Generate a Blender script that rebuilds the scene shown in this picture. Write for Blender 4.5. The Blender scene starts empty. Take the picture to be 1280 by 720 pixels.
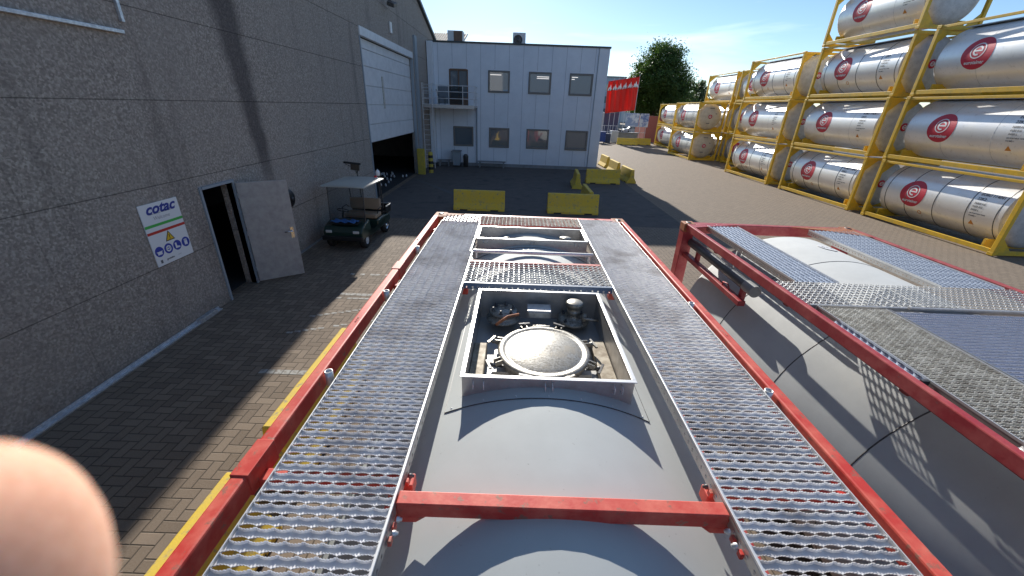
import bpy, bmesh, math, random
from mathutils import Vector, Matrix
R = math.radians
random.seed(7)
scene = bpy.context.scene
C = scene.collection

# ------------------------------------------------------------------ camera
cam = bpy.data.cameras.new('camera'); co = bpy.data.objects.new('camera', cam); C.objects.link(co)
cam.sensor_width = 36; cam.lens = 13.8375; cam.clip_start = 0.002; cam.clip_end = 3000
M = [[9.99311278e-01, 3.70974024e-02, 8.67114081e-04],
     [1.47628364e-02, -4.18895484e-01, 9.07914441e-01],
     [3.40444976e-02, -9.07276340e-01, -4.19154644e-01]]
co.matrix_world = Matrix(((M[0][0], -M[0][1], -M[0][2], 0), (M[1][0], -M[1][1], -M[1][2], 0),
                          (M[2][0], -M[2][1], -M[2][2], 4.0), (0, 0, 0, 1)))
cam.dof.use_dof = True; cam.dof.focus_distance = 6.0; cam.dof.aperture_fstop = 8.5
scene.camera = co

# ------------------------------------------------------------------ world, sun, exposure
SUN = Vector((-0.215, 2.22, 1.0)).normalized()
elev = math.asin(SUN.z); azim = math.atan2(SUN.x, SUN.y)
w = bpy.data.worlds.new('World'); scene.world = w; w.use_nodes = True
nt = w.node_tree; nt.nodes.clear()
sky = nt.nodes.new('ShaderNodeTexSky'); sky.sky_type = 'NISHITA'; sky.sun_disc = False
sky.sun_elevation = elev; sky.sun_rotation = azim
sky.air_density = 0.9; sky.dust_density = 0.12; sky.ozone_density = 3.0
bg = nt.nodes.new('ShaderNodeBackground'); bg.inputs[1].default_value = 0.092
out = nt.nodes.new('ShaderNodeOutputWorld')
tc = nt.nodes.new('ShaderNodeTexCoord'); mp = nt.nodes.new('ShaderNodeMapping')
mp.inputs['Scale'].default_value = (1.0, 0.6, 5.5)
ns = nt.nodes.new('ShaderNodeTexNoise'); ns.inputs['Scale'].default_value = 2.3; ns.inputs['Detail'].default_value = 7; ns.inputs['Distortion'].default_value = .6
rp = nt.nodes.new('ShaderNodeValToRGB'); rp.color_ramp.elements[0].position = .54; rp.color_ramp.elements[1].position = .78
rp.color_ramp.elements[1].color = (.55, .55, .55, 1)
mx = nt.nodes.new('ShaderNodeMix'); mx.data_type = 'RGBA'
mx.inputs[7].default_value = (11, 12, 13, 1)
L = nt.links.new
L(tc.outputs['Generated'], mp.inputs[0]); L(mp.outputs[0], ns.inputs['Vector']); L(ns.outputs[0], rp.inputs[0])
L(rp.outputs[0], mx.inputs[0]); hs = nt.nodes.new('ShaderNodeHueSaturation'); hs.inputs['Saturation'].default_value = 1.05
L(sky.outputs[0], hs.inputs['Color']); L(hs.outputs[0], mx.inputs[6]); L(mx.outputs[2], bg.inputs[0]); L(bg.outputs[0], out.inputs[0])
sl = bpy.data.lights.new('sun', 'SUN'); sl.energy = 5.0; sl.angle = R(.5); sl.color = (1, .95, .87)
so = bpy.data.objects.new('sun', sl); C.objects.link(so)
so.rotation_euler = SUN.to_track_quat('Z', 'Y').to_euler()
vs = scene.view_settings; vs.view_transform = 'Standard'; vs.look = 'None'; vs.exposure = 0.66; vs.gamma = 1
vs.use_curve_mapping = False
scene.render.engine = 'CYCLES'

# ------------------------------------------------------------------ materials
MATS = {}
def mat(name, col=(.5, .5, .5), rough=.5, metal=0, noise=None, bump=None, spec=.5, coat=0, noise2=None):
    """noise=(scale, amount, colour2) mixes towards colour2; bump=(scale, strength, distance)."""
    if name in MATS: return MATS[name]
    m = bpy.data.materials.new(name); m.use_nodes = True; MATS[name] = m
    t = m.node_tree; b = t.nodes['Principled BSDF']
    b.inputs['Base Color'].default_value = (*col, 1); b.inputs['Roughness'].default_value = rough
    b.inputs['Metallic'].default_value = metal; b.inputs['Specular IOR Level'].default_value = spec
    if coat: b.inputs['Coat Weight'].default_value = coat; b.inputs['Coat Roughness'].default_value = .25
    c = t.nodes.new('ShaderNodeTexCoord')
    prev = None
    for k, nz in enumerate([noise, noise2]):
        if not nz: continue
        sc, pos, col2 = nz[0], nz[1], nz[2]
        n = t.nodes.new('ShaderNodeTexNoise'); n.inputs['Scale'].default_value = sc; n.inputs['Detail'].default_value = 6; n.inputs['Roughness'].default_value = .65
        t.links.new(c.outputs['Object'], n.inputs['Vector'])
        r = t.nodes.new('ShaderNodeMapRange'); r.inputs[1].default_value = pos[0]; r.inputs[2].default_value = pos[1]
        t.links.new(n.outputs[0], r.inputs[0])
        x = t.nodes.new('ShaderNodeMix'); x.data_type = 'RGBA'
        t.links.new(r.outputs[0], x.inputs[0])
        if prev: t.links.new(prev, x.inputs[6])
        else: x.inputs[6].default_value = (*col, 1)
        x.inputs[7].default_value = (*col2, 1)
        prev = x.outputs[2]
        if k == 0:
            rr = t.nodes.new('ShaderNodeMapRange'); rr.inputs[3].default_value = max(.02, rough - .08); rr.inputs[4].default_value = min(1, rough + .15)
            t.links.new(n.outputs[0], rr.inputs[0]); t.links.new(rr.outputs[0], b.inputs['Roughness'])
    if prev: t.links.new(prev, b.inputs['Base Color'])
    if bump:
        n = t.nodes.new('ShaderNodeTexNoise'); n.inputs['Scale'].default_value = bump[0]; n.inputs['Detail'].default_value = 4
        t.links.new(c.outputs['Object'], n.inputs['Vector'])
        bp = t.nodes.new('ShaderNodeBump'); bp.inputs['Strength'].default_value = bump[1]; bp.inputs['Distance'].default_value = bump[2]
        t.links.new(n.outputs[0], bp.inputs['Height']); t.links.new(bp.outputs[0], b.inputs['Normal'])
    return m

class NB:   # tiny node-maths builder
    def __init__(s, t): s.t = t
    def m(s, op, a, b=None, c=None):
        n = s.t.nodes.new('ShaderNodeMath'); n.operation = op
        for i, v in enumerate((a, b, c)):
            if v is None: continue
            if isinstance(v, (int, float)): n.inputs[i].default_value = v
            else: s.t.links.new(v, n.inputs[i])
        return n.outputs[0]
    def noise(s, vec, scale, detail=5, rough=.6):
        n = s.t.nodes.new('ShaderNodeTexNoise'); n.inputs['Scale'].default_value = scale
        n.inputs['Detail'].default_value = detail; n.inputs['Roughness'].default_value = rough
        s.t.links.new(vec, n.inputs['Vector']); return n.outputs[0]
    def rng(s, v, a, b, c=0, d=1):
        n = s.t.nodes.new('ShaderNodeMapRange')
        for i, q in enumerate((a, b, c, d)): n.inputs[i + 1].default_value = q
        s.t.links.new(v, n.inputs[0]); return n.outputs[0]
    def mix(s, f, a, b):
        n = s.t.nodes.new('ShaderNodeMix'); n.data_type = 'RGBA'
        for i, v in ((0, f), (6, a), (7, b)):
            if isinstance(v, tuple): n.inputs[i].default_value = (*v, 1)
            elif isinstance(v, (int, float)): n.inputs[i].default_value = v
            else: s.t.links.new(v, n.inputs[i])
        return n.outputs[2]

def paver_material():
    m = bpy.data.materials.new('yard_pavers'); m.use_nodes = True; t = m.node_tree; B = NB(t); b = t.nodes['Principled BSDF']
    g = t.nodes.new('ShaderNodeNewGeometry'); sp = t.nodes.new('ShaderNodeSeparateXYZ'); t.links.new(g.outputs['Position'], sp.inputs[0])
    P = g.outputs['Position']
    wob = B.m('MULTIPLY', B.m('SUBTRACT', B.noise(P, 7, 2), .5), .05)
    U = .125
    x = B.m('ADD', B.m('DIVIDE', sp.outputs[0], U), wob); y = B.m('ADD', B.m('DIVIDE', sp.outputs[1], U), wob)
    i = B.m('FLOOR', x); j = B.m('FLOOR', y); fx = B.m('FRACT', x); fy = B.m('FRACT', y)
    k = B.m('FLOORED_MODULO', B.m('SUBTRACT', i, j), 4) if False else B.m('SUBTRACT', B.m('SUBTRACT', i, j), B.m('MULTIPLY', B.m('FLOOR', B.m('DIVIDE', B.m('SUBTRACT', i, j), 4)), 4))
    def isk(v): return B.m('COMPARE', k, v, .1)
    dl = B.m('ADD', fx, isk(1)); dr = B.m('ADD', B.m('SUBTRACT', 1, fx), isk(0))
    db = B.m('ADD', fy, isk(2)); dt = B.m('ADD', B.m('SUBTRACT', 1, fy), isk(3))
    d = B.m('MINIMUM', B.m('MINIMUM', dl, dr), B.m('MINIMUM', db, dt))
    joint = B.rng(d, .025, .075)
    ix = B.m('SUBTRACT', i, isk(1)); jy = B.m('ADD', j, isk(3))
    cv = t.nodes.new('ShaderNodeCombineXYZ'); t.links.new(ix, cv.inputs[0]); t.links.new(jy, cv.inputs[1])
    wn = t.nodes.new('ShaderNodeTexWhiteNoise'); wn.noise_dimensions = '2D'; t.links.new(cv.outputs[0], wn.inputs[0])
    c = B.mix(wn.outputs[0], (.125, .090, .062), (.225, .170, .122))
    c = B.mix(B.rng(B.noise(P, 60, 3), .3, .7, 0, .45), c, (.27, .23, .19))
    c = B.mix(B.rng(B.noise(P, .5, 6), .4, .7, 0, .55), c, (.20, .155, .115))
    c = B.mix(B.rng(B.noise(P, 1.7, 5), .62, .72, 0, .3), c, (.07, .06, .05))
    c = B.mix(B.rng(B.noise(P, .33, 7), .60, .68, 0, .45), c, (.11, .09, .075))
    # the passage beside the hall is older and dirtier, the open yard paler
    old = B.rng(sp.outputs[0], 3, 6)
    c = B.mix(B.m('MULTIPLY', old, .55), c, (.265, .215, .165))
    c = B.mix(B.m('MULTIPLY', B.m('SUBTRACT', 1, joint), .75), c, (.045, .038, .03))
    t.links.new(c, b.inputs['Base Color']); b.inputs['Roughness'].default_value = .85; b.inputs['Specular IOR Level'].default_value = .25
    h = B.m('ADD', joint, B.m('MULTIPLY', B.noise(P, 90, 3), .35)); h = B.m('ADD', h, B.m('MULTIPLY', wn.outputs[0], .2))
    bp = t.nodes.new('ShaderNodeBump'); bp.inputs['Strength'].default_value = .7; bp.inputs['Distance'].default_value = .008
    t.links.new(h, bp.inputs['Height']); t.links.new(bp.outputs[0], b.inputs['Normal'])
    return m

def concrete_wall_material():
    m = bpy.data.materials.new('exposed_aggregate_concrete'); m.use_nodes = True; t = m.node_tree; B = NB(t); b = t.nodes['Principled BSDF']
    g = t.nodes.new('ShaderNodeNewGeometry'); sp = t.nodes.new('ShaderNodeSeparateXYZ'); P = g.outputs['Position']; t.links.new(P, sp.inputs[0])
    Y, Z = sp.outputs[1], sp.outputs[2]
    vo = t.nodes.new('ShaderNodeTexVoronoi'); vo.inputs['Scale'].default_value = 36; t.links.new(P, vo.inputs['Vector'])
    hs = t.nodes.new('ShaderNodeSeparateColor'); t.links.new(vo.outputs['Color'], hs.inputs[0])
    c = B.mix(hs.outputs[0], (.24, .215, .19), (.54, .485, .435))
    c = B.mix(B.rng(B.noise(P, 25, 5), .38, .66, 0, .7), c, (.215, .19, .17))
    c = B.mix(B.rng(B.noise(P, .45, 5), .35, .7, 0, .5), c, (.34, .305, .275))
    # panel joints: horizontal each 1.3 m, vertical each 4.95 m
    fz = B.m('FRACT', B.m('DIVIDE', B.m('ADD', Z, .018), 1.3)); jz = B.m('LESS_THAN', fz, .011)
    fy = B.m('FRACT', B.m('DIVIDE', B.m('SUBTRACT', Y, 4.68), 9.9)); jy = B.m('MULTIPLY', B.m('LESS_THAN', fy, .0018), B.rng(Y, 5, 12, .35, 1))
    jn = B.m('MAXIMUM', jz, jy)
    # water run mark: a long dark streak over the downpipe side joint, ragged edges
    wob = B.m('MULTIPLY', B.m('SUBTRACT', B.noise(P, 2.2, 4), .5), .22)
    cen = B.m('ADD', 9.62, B.m('MULTIPLY', B.m('SUBTRACT', 4.2, Z), .10))
    dd = B.m('ABSOLUTE', B.m('SUBTRACT', B.m('ADD', Y, wob), cen))
    wid = B.rng(Z, 1.8, 6.5, .22, .60)
    st = B.m('SUBTRACT', 1, B.rng(B.m('DIVIDE', dd, wid), .45, 1.1))
    st = B.m('MULTIPLY', st, B.rng(Z, 1.6, 2.8))
    mp = t.nodes.new('ShaderNodeMapping'); mp.inputs['Scale'].default_value = (1, 1.2, .12); t.links.new(P, mp.inputs[0])
    run = B.rng(B.noise(mp.outputs[0], 1.6, 5), .56, .74, 0, .4)
    st = B.m('MAXIMUM', B.m('MULTIPLY', st, .72), run)
    c = B.mix(st, c, (.055, .048, .052))
    lowd = B.m('SUBTRACT', 1, B.rng(B.m('ADD', Z, B.m('MULTIPLY', B.noise(P, 3, 3), .5)), .2, .6))
    c = B.mix(B.m('MULTIPLY', lowd, .4), c, (.08, .07, .06))
    c = B.mix(B.m('MULTIPLY', jn, .6), c, (.05, .045, .04))
    t.links.new(c, b.inputs['Base Color']); b.inputs['Roughness'].default_value = .9; b.inputs['Specular IOR Level'].default_value = .2
    h = B.m('ADD', B.m('MULTIPLY', hs.outputs[1], .5), B.noise(P, 70, 4)); h = B.m('SUBTRACT', h, B.m('MULTIPLY', jn, 1.5))
    bp = t.nodes.new('ShaderNodeBump'); bp.inputs['Strength'].default_value = 1; bp.inputs['Distance'].default_value = .012
    t.links.new(h, bp.inputs['Height']); t.links.new(bp.outputs[0], b.inputs['Normal'])
    return m

pavers = paver_material(); conc = concrete_wall_material()
red = mat('worn_red_paint', (.52, .036, .024), .50, 0, (5, (.42, .66), (.66, .15, .10)), (60, .25, .002), noise2=(26, (.58, .66), (.30, .12, .08)))
darkred = mat('faded_wine_red_paint', (.34, .028, .036), .45, 0, (5, (.42, .7), (.48, .11, .10)), (60, .25, .002), noise2=(30, (.62, .72), (.22, .10, .09)))
rust = mat('rusty_orange_steel', (.45, .15, .06), .7, 0, (30, (.4, .6), (.25, .09, .04)))
tankgrey = mat('satin_grey_tank_paint', (.50, .525, .515), .68, 0, (2.2, (.38, .7), (.46, .48, .47)), (30, .05, .001), noise2=(45, (.66, .74), (.30, .31, .30)), spec=.25)
tankgrey2 = mat('satin_warm_grey_tank_paint', (.57, .585, .575), .7, 0, (2.5, (.4, .7), (.50, .515, .51)), (30, .05, .001), noise2=(50, (.67, .75), (.30, .31, .29)), spec=.25)
galv = mat('galvanised_steel', (.74, .74, .74), .46, .25, (26, (.35, .7), (.56, .56, .60)), (120, .15, .001), noise2=(3, (.50, .70), (.42, .40, .40)))
galvw = mat('bright_worn_steel_edge', (.74, .74, .73), .38, .55, (40, (.4, .7), (.6, .6, .6)))
galvdark = mat('dirty_galvanised_steel', (.64, .63, .59), .5, .35, (18, (.4, .65), (.36, .34, .30)), (120, .2, .001))
stainless = mat('dull_stainless_sheet', (.55, .54, .53), .36, .7, (14, (.35, .7), (.42, .40, .38)), (50, .12, .001))
castst = mat('cast_steel_with_scale', (.40, .385, .35), .38, .55, (75, (.38, .62), (.17, .158, .135)), (120, .6, .002), noise2=(9, (.5, .7), (.33, .29, .23)))
dirtsteel = mat('dust_stained_steel', (.36, .32, .25), .6, .2, (12, (.4, .62), (.20, .16, .11)), (60, .2, .002))
black = mat('black_rubber', (.012, .012, .013), .5)
blackm = mat('dark_grimy_metal', (.045, .045, .05), .45, .4, (30, (.4, .6), (.12, .115, .11)))
bluepl = mat('navy_flashing', (.11, .16, .25), .5, 0, (8, (.4, .7), (.15, .2, .28)))
yelc = mat('yellow_painted_concrete', (.72, .50, .05), .75, 0, (5, (.42, .68), (.64, .46, .10)), (60, .4, .004), noise2=(11, (.56, .66), (.34, .29, .17)))
yelf = mat('yellow_frame_paint', (.76, .46, .022), .42, 0, (4, (.42, .7), (.52, .36, .05)), noise2=(22, (.63, .72), (.26, .15, .06)))
cladd = mat('aluminium_cladding', (.88, .87, .84), .33, .42, (1.2, (.4, .7), (.82, .80, .75)), (3, .05, .01), noise2=(7, (.58, .72), (.66, .64, .60)))
clad_dull = mat('dull_cladding', (.62, .60, .56), .42, .45, (2.5, (.4, .7), (.52, .49, .44)), (8, .1, .01))
headg = mat('grey_tank_end', (.56, .57, .58), .45, .1, (5, (.4, .7), (.42, .43, .44)), noise2=(16, (.62, .72), (.22, .21, .2)))
headcream = mat('cream_tank_end', (.60, .55, .44), .5, .1, (4, (.4, .7), (.48, .42, .33)), noise2=(14, (.62, .72), (.3, .25, .2)))
band = mat('dark_cladding_band', (.10, .105, .11), .4, .6)
discred = mat('crimson_sticker', (.58, .015, .045), .45)
white = mat('white_print', (.78, .78, .78), .5)
dkprint = mat('dark_grey_print', (.10, .11, .13), .5)
orange = mat('orange_print', (.62, .25, .03), .5)
facade = mat('pale_grey_cladding_panels', (.70, .74, .80), .5, 0, (1.2, (.35, .7), (.63, .67, .73)), None, noise2=(6, (.6, .75), (.54, .58, .64)))
jointd = mat('panel_joint', (.36, .39, .44), .7)
glass = mat('window_glass', (.09, .12, .145), .03, 0, spec=1.0, coat=1)
wframe = mat('bronze_window_frame', (.16, .15, .14), .45)
brownd = mat('brown_wood_panel', (.16, .09, .055), .5, 0, (6, (.4, .6), (.11, .06, .04)))
roofedge = mat('dark_roof_trim', (.05, .06, .06), .5)
shut = mat('white_shutter_panel', (.66, .68, .70), .45, 0, (3, (.4, .7), (.56, .58, .60)), noise2=(9, (.63, .75), (.36, .37, .38)))
doorm = mat('grey_door_paint', (.36, .35, .34), .5, 0, (7, (.4, .7), (.27, .26, .26)), (40, .1, .001))
frameb = mat('blue_grey_frame', (.26, .30, .34), .5)
alu = mat('aluminium_bar', (.62, .65, .68), .35, .6, (20, (.4, .6), (.45, .47, .5)))
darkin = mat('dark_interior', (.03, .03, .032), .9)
yelp = mat('yellow_guard_paint', (.52, .40, .05), .6, 0, (8, (.4, .7), (.38, .3, .07)))
cartg = mat('dark_green_cart_body', (.012, .035, .028), .3, coat=.4)
cartroof = mat('cream_cart_roof', (.46, .45, .40), .45)
vinyl = mat('beige_vinyl_seat', (.30, .23, .16), .55)
bluecloth = mat('blue_cloth', (.05, .16, .42), .8)
clearp = mat('clear_plastic_sheet', (.3, .32, .33), .12, 0)
MATS['clear_plastic_sheet'].node_tree.nodes['Principled BSDF'].inputs['Transmission Weight'].default_value = .93
MATS['clear_plastic_sheet'].node_tree.nodes['Principled BSDF'].inputs['IOR'].default_value = 1.02
tyre = mat('black_tyre', (.015, .015, .016), .75)
chrome = mat('polished_metal', (.7, .7, .7), .2, 1)
flagr = mat('red_flag_cloth', (.72, .025, .012), .7)
bluebin = mat('blue_plastic', (.012, .05, .22), .4)
navyb = mat('navy_box', (.04, .06, .12), .6)
greym = mat('mid_grey_paint', (.25, .26, .27), .6, 0, (3, (.4, .7), (.18, .19, .2)))
lightg = mat('light_grey_paint', (.5, .52, .54), .6)
brick = mat('oxide_red_container', (.30, .085, .06), .6)
bldgfar = mat('pale_blue_render', (.30, .38, .46), .6)
skin = mat('skin', (.66, .40, .29), .8, 0, (120, (.4, .6), (.56, .31, .21)), spec=.1)
sb = skin.node_tree.nodes['Principled BSDF']; sb.inputs['Subsurface Weight'].default_value = .6
sb.inputs['Subsurface Radius'].default_value = (1, .35, .2); sb.inputs['Subsurface Scale'].default_value = .008
bark = mat('bark', (.09, .07, .05), .9, 0, (8, (.4, .6), (.06, .045, .035)))
def leafmat(name, c1, c2):
    m = mat(name, c1, .6, 0, (.9, (.35, .65), c2), spec=.25)
    b = m.node_tree.nodes['Principled BSDF']
    tr = m.node_tree.nodes.new('ShaderNodeBsdfTranslucent'); tr.inputs[0].default_value = (c2[0] * 1.5, c2[1] * 1.7, c2[2], 1)
    mi = m.node_tree.nodes.new('ShaderNodeMixShader'); mi.inputs[0].default_value = .3
    o = m.node_tree.nodes['Material Output']
    m.node_tree.links.new(b.outputs[0], mi.inputs[1]); m.node_tree.links.new(tr.outputs[0], mi.inputs[2]); m.node_tree.links.new(mi.outputs[0], o.inputs[0])
    return m
leaf = leafmat('broad_leaves', (.045, .085, .022), (.075, .12, .03))
leaf2 = leafmat('distant_leaves', (.06, .09, .04), (.09, .12, .05))

# ------------------------------------------------------------------ mesh helpers
SPLIT = {'seam', 'cladding_band', 'cladding_seam', 'marking', 'roof_post', 'flashing_part', 'drip_tray', 'gate_frame', 'door_frame', 'saddle', 'corner_gusset', 'walkway_edge', 'cover_hinge', 'panel_joints_', 'side_wall', 'lower_bar', 'rails', 'roof_trim', 'hazard_diamond', 'end_label', 'downpipe', 'window_band', 'tray_trim', 'clamp_lug', 'end_beam', 'goods', 'crosswalk_edge', 'hinge'}
class MB:
    def __init__(s): s.v = []; s.f = []; s.sm = []; s.ch = []
    def add(s, vs, fs, smooth=False):
        o = len(s.v); s.ch.append((o, len(s.f))); s.v += [tuple(p) for p in vs]; s.f += [tuple(o + i for i in f) for f in fs]; s.sm += [smooth] * len(fs); return s
    def box(s, x0, x1, y0, y1, z0, z1):
        return s.add([(x0, y0, z0), (x1, y0, z0), (x1, y1, z0), (x0, y1, z0), (x0, y0, z1), (x1, y0, z1), (x1, y1, z1), (x0, y1, z1)],
                     [(0, 3, 2, 1), (4, 5, 6, 7), (0, 1, 5, 4), (1, 2, 6, 5), (2, 3, 7, 6), (3, 0, 4, 7)])
    def obox(s, c, size, rot=(0, 0, 0)):
        from mathutils import Euler
        m = Euler(rot).to_matrix(); q = MB().box(-size[0] / 2, size[0] / 2, -size[1] / 2, size[1] / 2, -size[2] / 2, size[2] / 2)
        return s.add([m @ Vector(p) + Vector(c) for p in q.v], q.f)
    def bar(s, a, b, w, h=None, up=(0, 0, 1)):
        a = Vector(a); b = Vector(b); h = h or w; d = (b - a).normalized(); u = Vector(up)
        if abs(d.dot(u)) > .99: u = Vector((1, 0, 0))
        r = d.cross(u).normalized(); u = r.cross(d)
        vs = []
        for p in (a, b):
            for i, j in ((-1, -1), (1, -1), (1, 1), (-1, 1)): vs.append(p + r * i * w / 2 + u * j * h / 2)
        return s.add(vs, [(0, 1, 2, 3), (7, 6, 5, 4), (0, 4, 5, 1), (1, 5, 6, 2), (2, 6, 7, 3), (3, 7, 4, 0)])
    def cyl(s, a, b, r, n=16, r2=None, caps=True):
        a = Vector(a); b = Vector(b); r2 = r if r2 is None else r2; d = (b - a).normalized()
        u = d.orthogonal().normalized(); w = d.cross(u); vs = []
        for p, q in ((a, r), (b, r2)):
            for i in range(n):
                t = 2 * math.pi * i / n; vs.append(p + (u * math.cos(t) + w * math.sin(t)) * q)
        s.add(vs, [(i, (i + 1) % n, n + (i + 1) % n, n + i) for i in range(n)], True)
        if caps: s.add(vs[:n], [tuple(range(n))[::-1]]); s.add(vs[n:], [tuple(range(n))])
        return s
    def pipe(s, a, b, ro, ri, n=16):
        a = Vector(a); b = Vector(b); d = (b - a).normalized(); u = d.orthogonal().normalized(); w = d.cross(u); vs = []
        for p, q in ((a, ro), (b, ro), (b, ri), (a, ri)):
            for i in range(n):
                t = 2 * math.pi * i / n; vs.append(p + (u * math.cos(t) + w * math.sin(t)) * q)
        fs = []
        for k in range(4):
            o, o2 = k * n, ((k + 1) % 4) * n
            fs += [(o + i, o + (i + 1) % n, o2 + (i + 1) % n, o2 + i) for i in range(n)]
        return s.add(vs, fs, True)
    def path(s, pts, r, n=8):
        pts = [Vector(p) for p in pts]; vs = []; m = len(pts)
        for k, p in enumerate(pts):
            d = (pts[min(k + 1, m - 1)] - pts[max(k - 1, 0)]).normalized()
            ref = Vector((0, 0, 1)) if abs(d.z) < .9 else Vector((1, 0, 0))
            u = d.cross(ref).normalized(); w = u.cross(d)
            for i in range(n):
                t = 2 * math.pi * i / n; vs.append(p + (u * math.cos(t) + w * math.sin(t)) * r)
        fs = [(k * n + i, k * n + (i + 1) % n, (k + 1) * n + (i + 1) % n, (k + 1) * n + i) for k in range(m - 1) for i in range(n)]
        fs += [tuple(range(n))[::-1], tuple(range((m - 1) * n, m * n))]
        return s.add(vs, fs, True)
    def lathe(s, c, axis, prof, n=32):  # prof = [(radius, along)]
        c = Vector(c); d = Vector(axis).normalized(); u = d.orthogonal().normalized(); w = d.cross(u); vs = []
        for (q, h) in prof:
            for i in range(n):
                t = 2 * math.pi * i / n; vs.append(c + d * h + (u * math.cos(t) + w * math.sin(t)) * max(q, 1e-4))
        fs = [(k * n + i, k * n + (i + 1) % n, (k + 1) * n + (i + 1) % n, (k + 1) * n + i) for k in range(len(prof) - 1) for i in range(n)]
        return s.add(vs, fs, True)
    def prism(s, poly, d0, d1, axis='y'):  # polygon extruded along axis
        def P(a, b, d): return {'y': (a, d, b), 'x': (d, a, b), 'z': (a, b, d)}[axis]
        n = len(poly); vs = [P(a, b, d0) for a, b in poly] + [P(a, b, d1) for a, b in poly]
        return s.add(vs, [tuple(range(n)), tuple(range(2 * n - 1, n - 1, -1))] + [(i, n + i, n + (i + 1) % n, (i + 1) % n) for i in range(n)])
    def build(s, name, m, parent=None, world=False, bevel=0, loc=None, xf=None):
        if xf is not None: s.v = [tuple(xf @ Vector(p)) for p in s.v]
        if name in SPLIT and len(s.ch) > 1:
            q = s.ch + [(len(s.v), len(s.f))]
            for k in range(len(s.ch)):
                c = MB(); c.v = s.v[q[k][0]:q[k + 1][0]]; c.f = [tuple(i - q[k][0] for i in f) for f in s.f[q[k][1]:q[k + 1][1]]]; c.sm = s.sm[q[k][1]:q[k + 1][1]]; c.ch = [(0, 0)]
                o = c.build(name, m, parent, world, bevel, loc)
            return o
        me = bpy.data.meshes.new(name); off = Vector(parent.location) if (parent and world) else Vector((0, 0, 0))
        me.from_pydata([tuple(Vector(p) - off) for p in s.v], [], s.f); me.materials.append(m)
        me.polygons.foreach_set('use_smooth', s.sm)
        if len(s.f) < 60000:
            bm = bmesh.new(); bm.from_mesh(me); bmesh.ops.recalc_face_normals(bm, faces=bm.faces); bm.to_mesh(me); bm.free()
        me.update()
        o = bpy.data.objects.new(name, me); C.objects.link(o)
        if parent: o.parent = parent
        if loc: o.location = loc
        if bevel:
            b = o.modifiers.new('bevel', 'BEVEL'); b.width = bevel; b.segments = 2; b.limit_method = 'ANGLE'; b.angle_limit = R(50)
        return o

def tag(o, label=None, cat=None, group=None, kind=None):
    if label: o['label'] = label
    if cat: o['category'] = cat
    if group: o['group'] = group
    if kind: o['kind'] = kind
    return o
def thing(name, loc, label, cat, group=None, rz=0):
    e = bpy.data.objects.new(name, None); C.objects.link(e); e.location = loc; e.rotation_euler = (0, 0, rz); e.empty_display_size = .2
    return tag(e, label, cat, group)
def copy_tree(o, parent=None):
    c = o.copy(); C.objects.link(c)
    if parent: c.parent = parent
    for ch in list(o.children): copy_tree(ch, c)
    return c
def text_verts(s, size, shear=0, bold=0, align='CENTER', sx=1):
    cu = bpy.data.curves.new('lettering', 'FONT'); cu.body = s; cu.size = size; cu.shear = shear; cu.offset = bold
    cu.align_x = align; cu.align_y = 'CENTER'; cu.resolution_u = 3
    o = bpy.data.objects.new('lettering', cu); C.objects.link(o)
    dg = bpy.context.evaluated_depsgraph_get(); dg.update()
    me = o.evaluated_get(dg).to_mesh()
    vs = [(v.co.x * sx, v.co.y) for v in me.vertices]; fs = [tuple(p.vertices) for p in me.polygons]
    o.evaluated_get(dg).to_mesh_clear(); bpy.data.objects.remove(o); bpy.data.curves.remove(cu)
    return vs, fs
def flat2(mb, vs, fs, fn): mb.add([fn(u, v) for u, v in vs], fs)
def disc2(r, n=28, rings=5, r0=0, cx=0, cy=0):
    vs = []; fs = []
    for k in range(rings + 1):
        q = r0 + (r - r0) * k / rings
        for i in range(n): vs.append((cx + q * math.cos(2 * math.pi * i / n), cy + q * math.sin(2 * math.pi * i / n)))
    for k in range(rings):
        for i in range(n): fs.append((k * n + i, k * n + (i + 1) % n, (k + 1) * n + (i + 1) % n, (k + 1) * n + i))
    return vs, fs
def rect2(u0, u1, v0, v1, nu=1, nv=4):
    vs = [(u0 + (u1 - u0) * i / nu, v0 + (v1 - v0) * j / nv) for j in range(nv + 1) for i in range(nu + 1)]
    return vs, [(j * (nu + 1) + i, j * (nu + 1) + i + 1, (j + 1) * (nu + 1) + i + 1, (j + 1) * (nu + 1) + i) for j in range(nv) for i in range(nu)]

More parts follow.
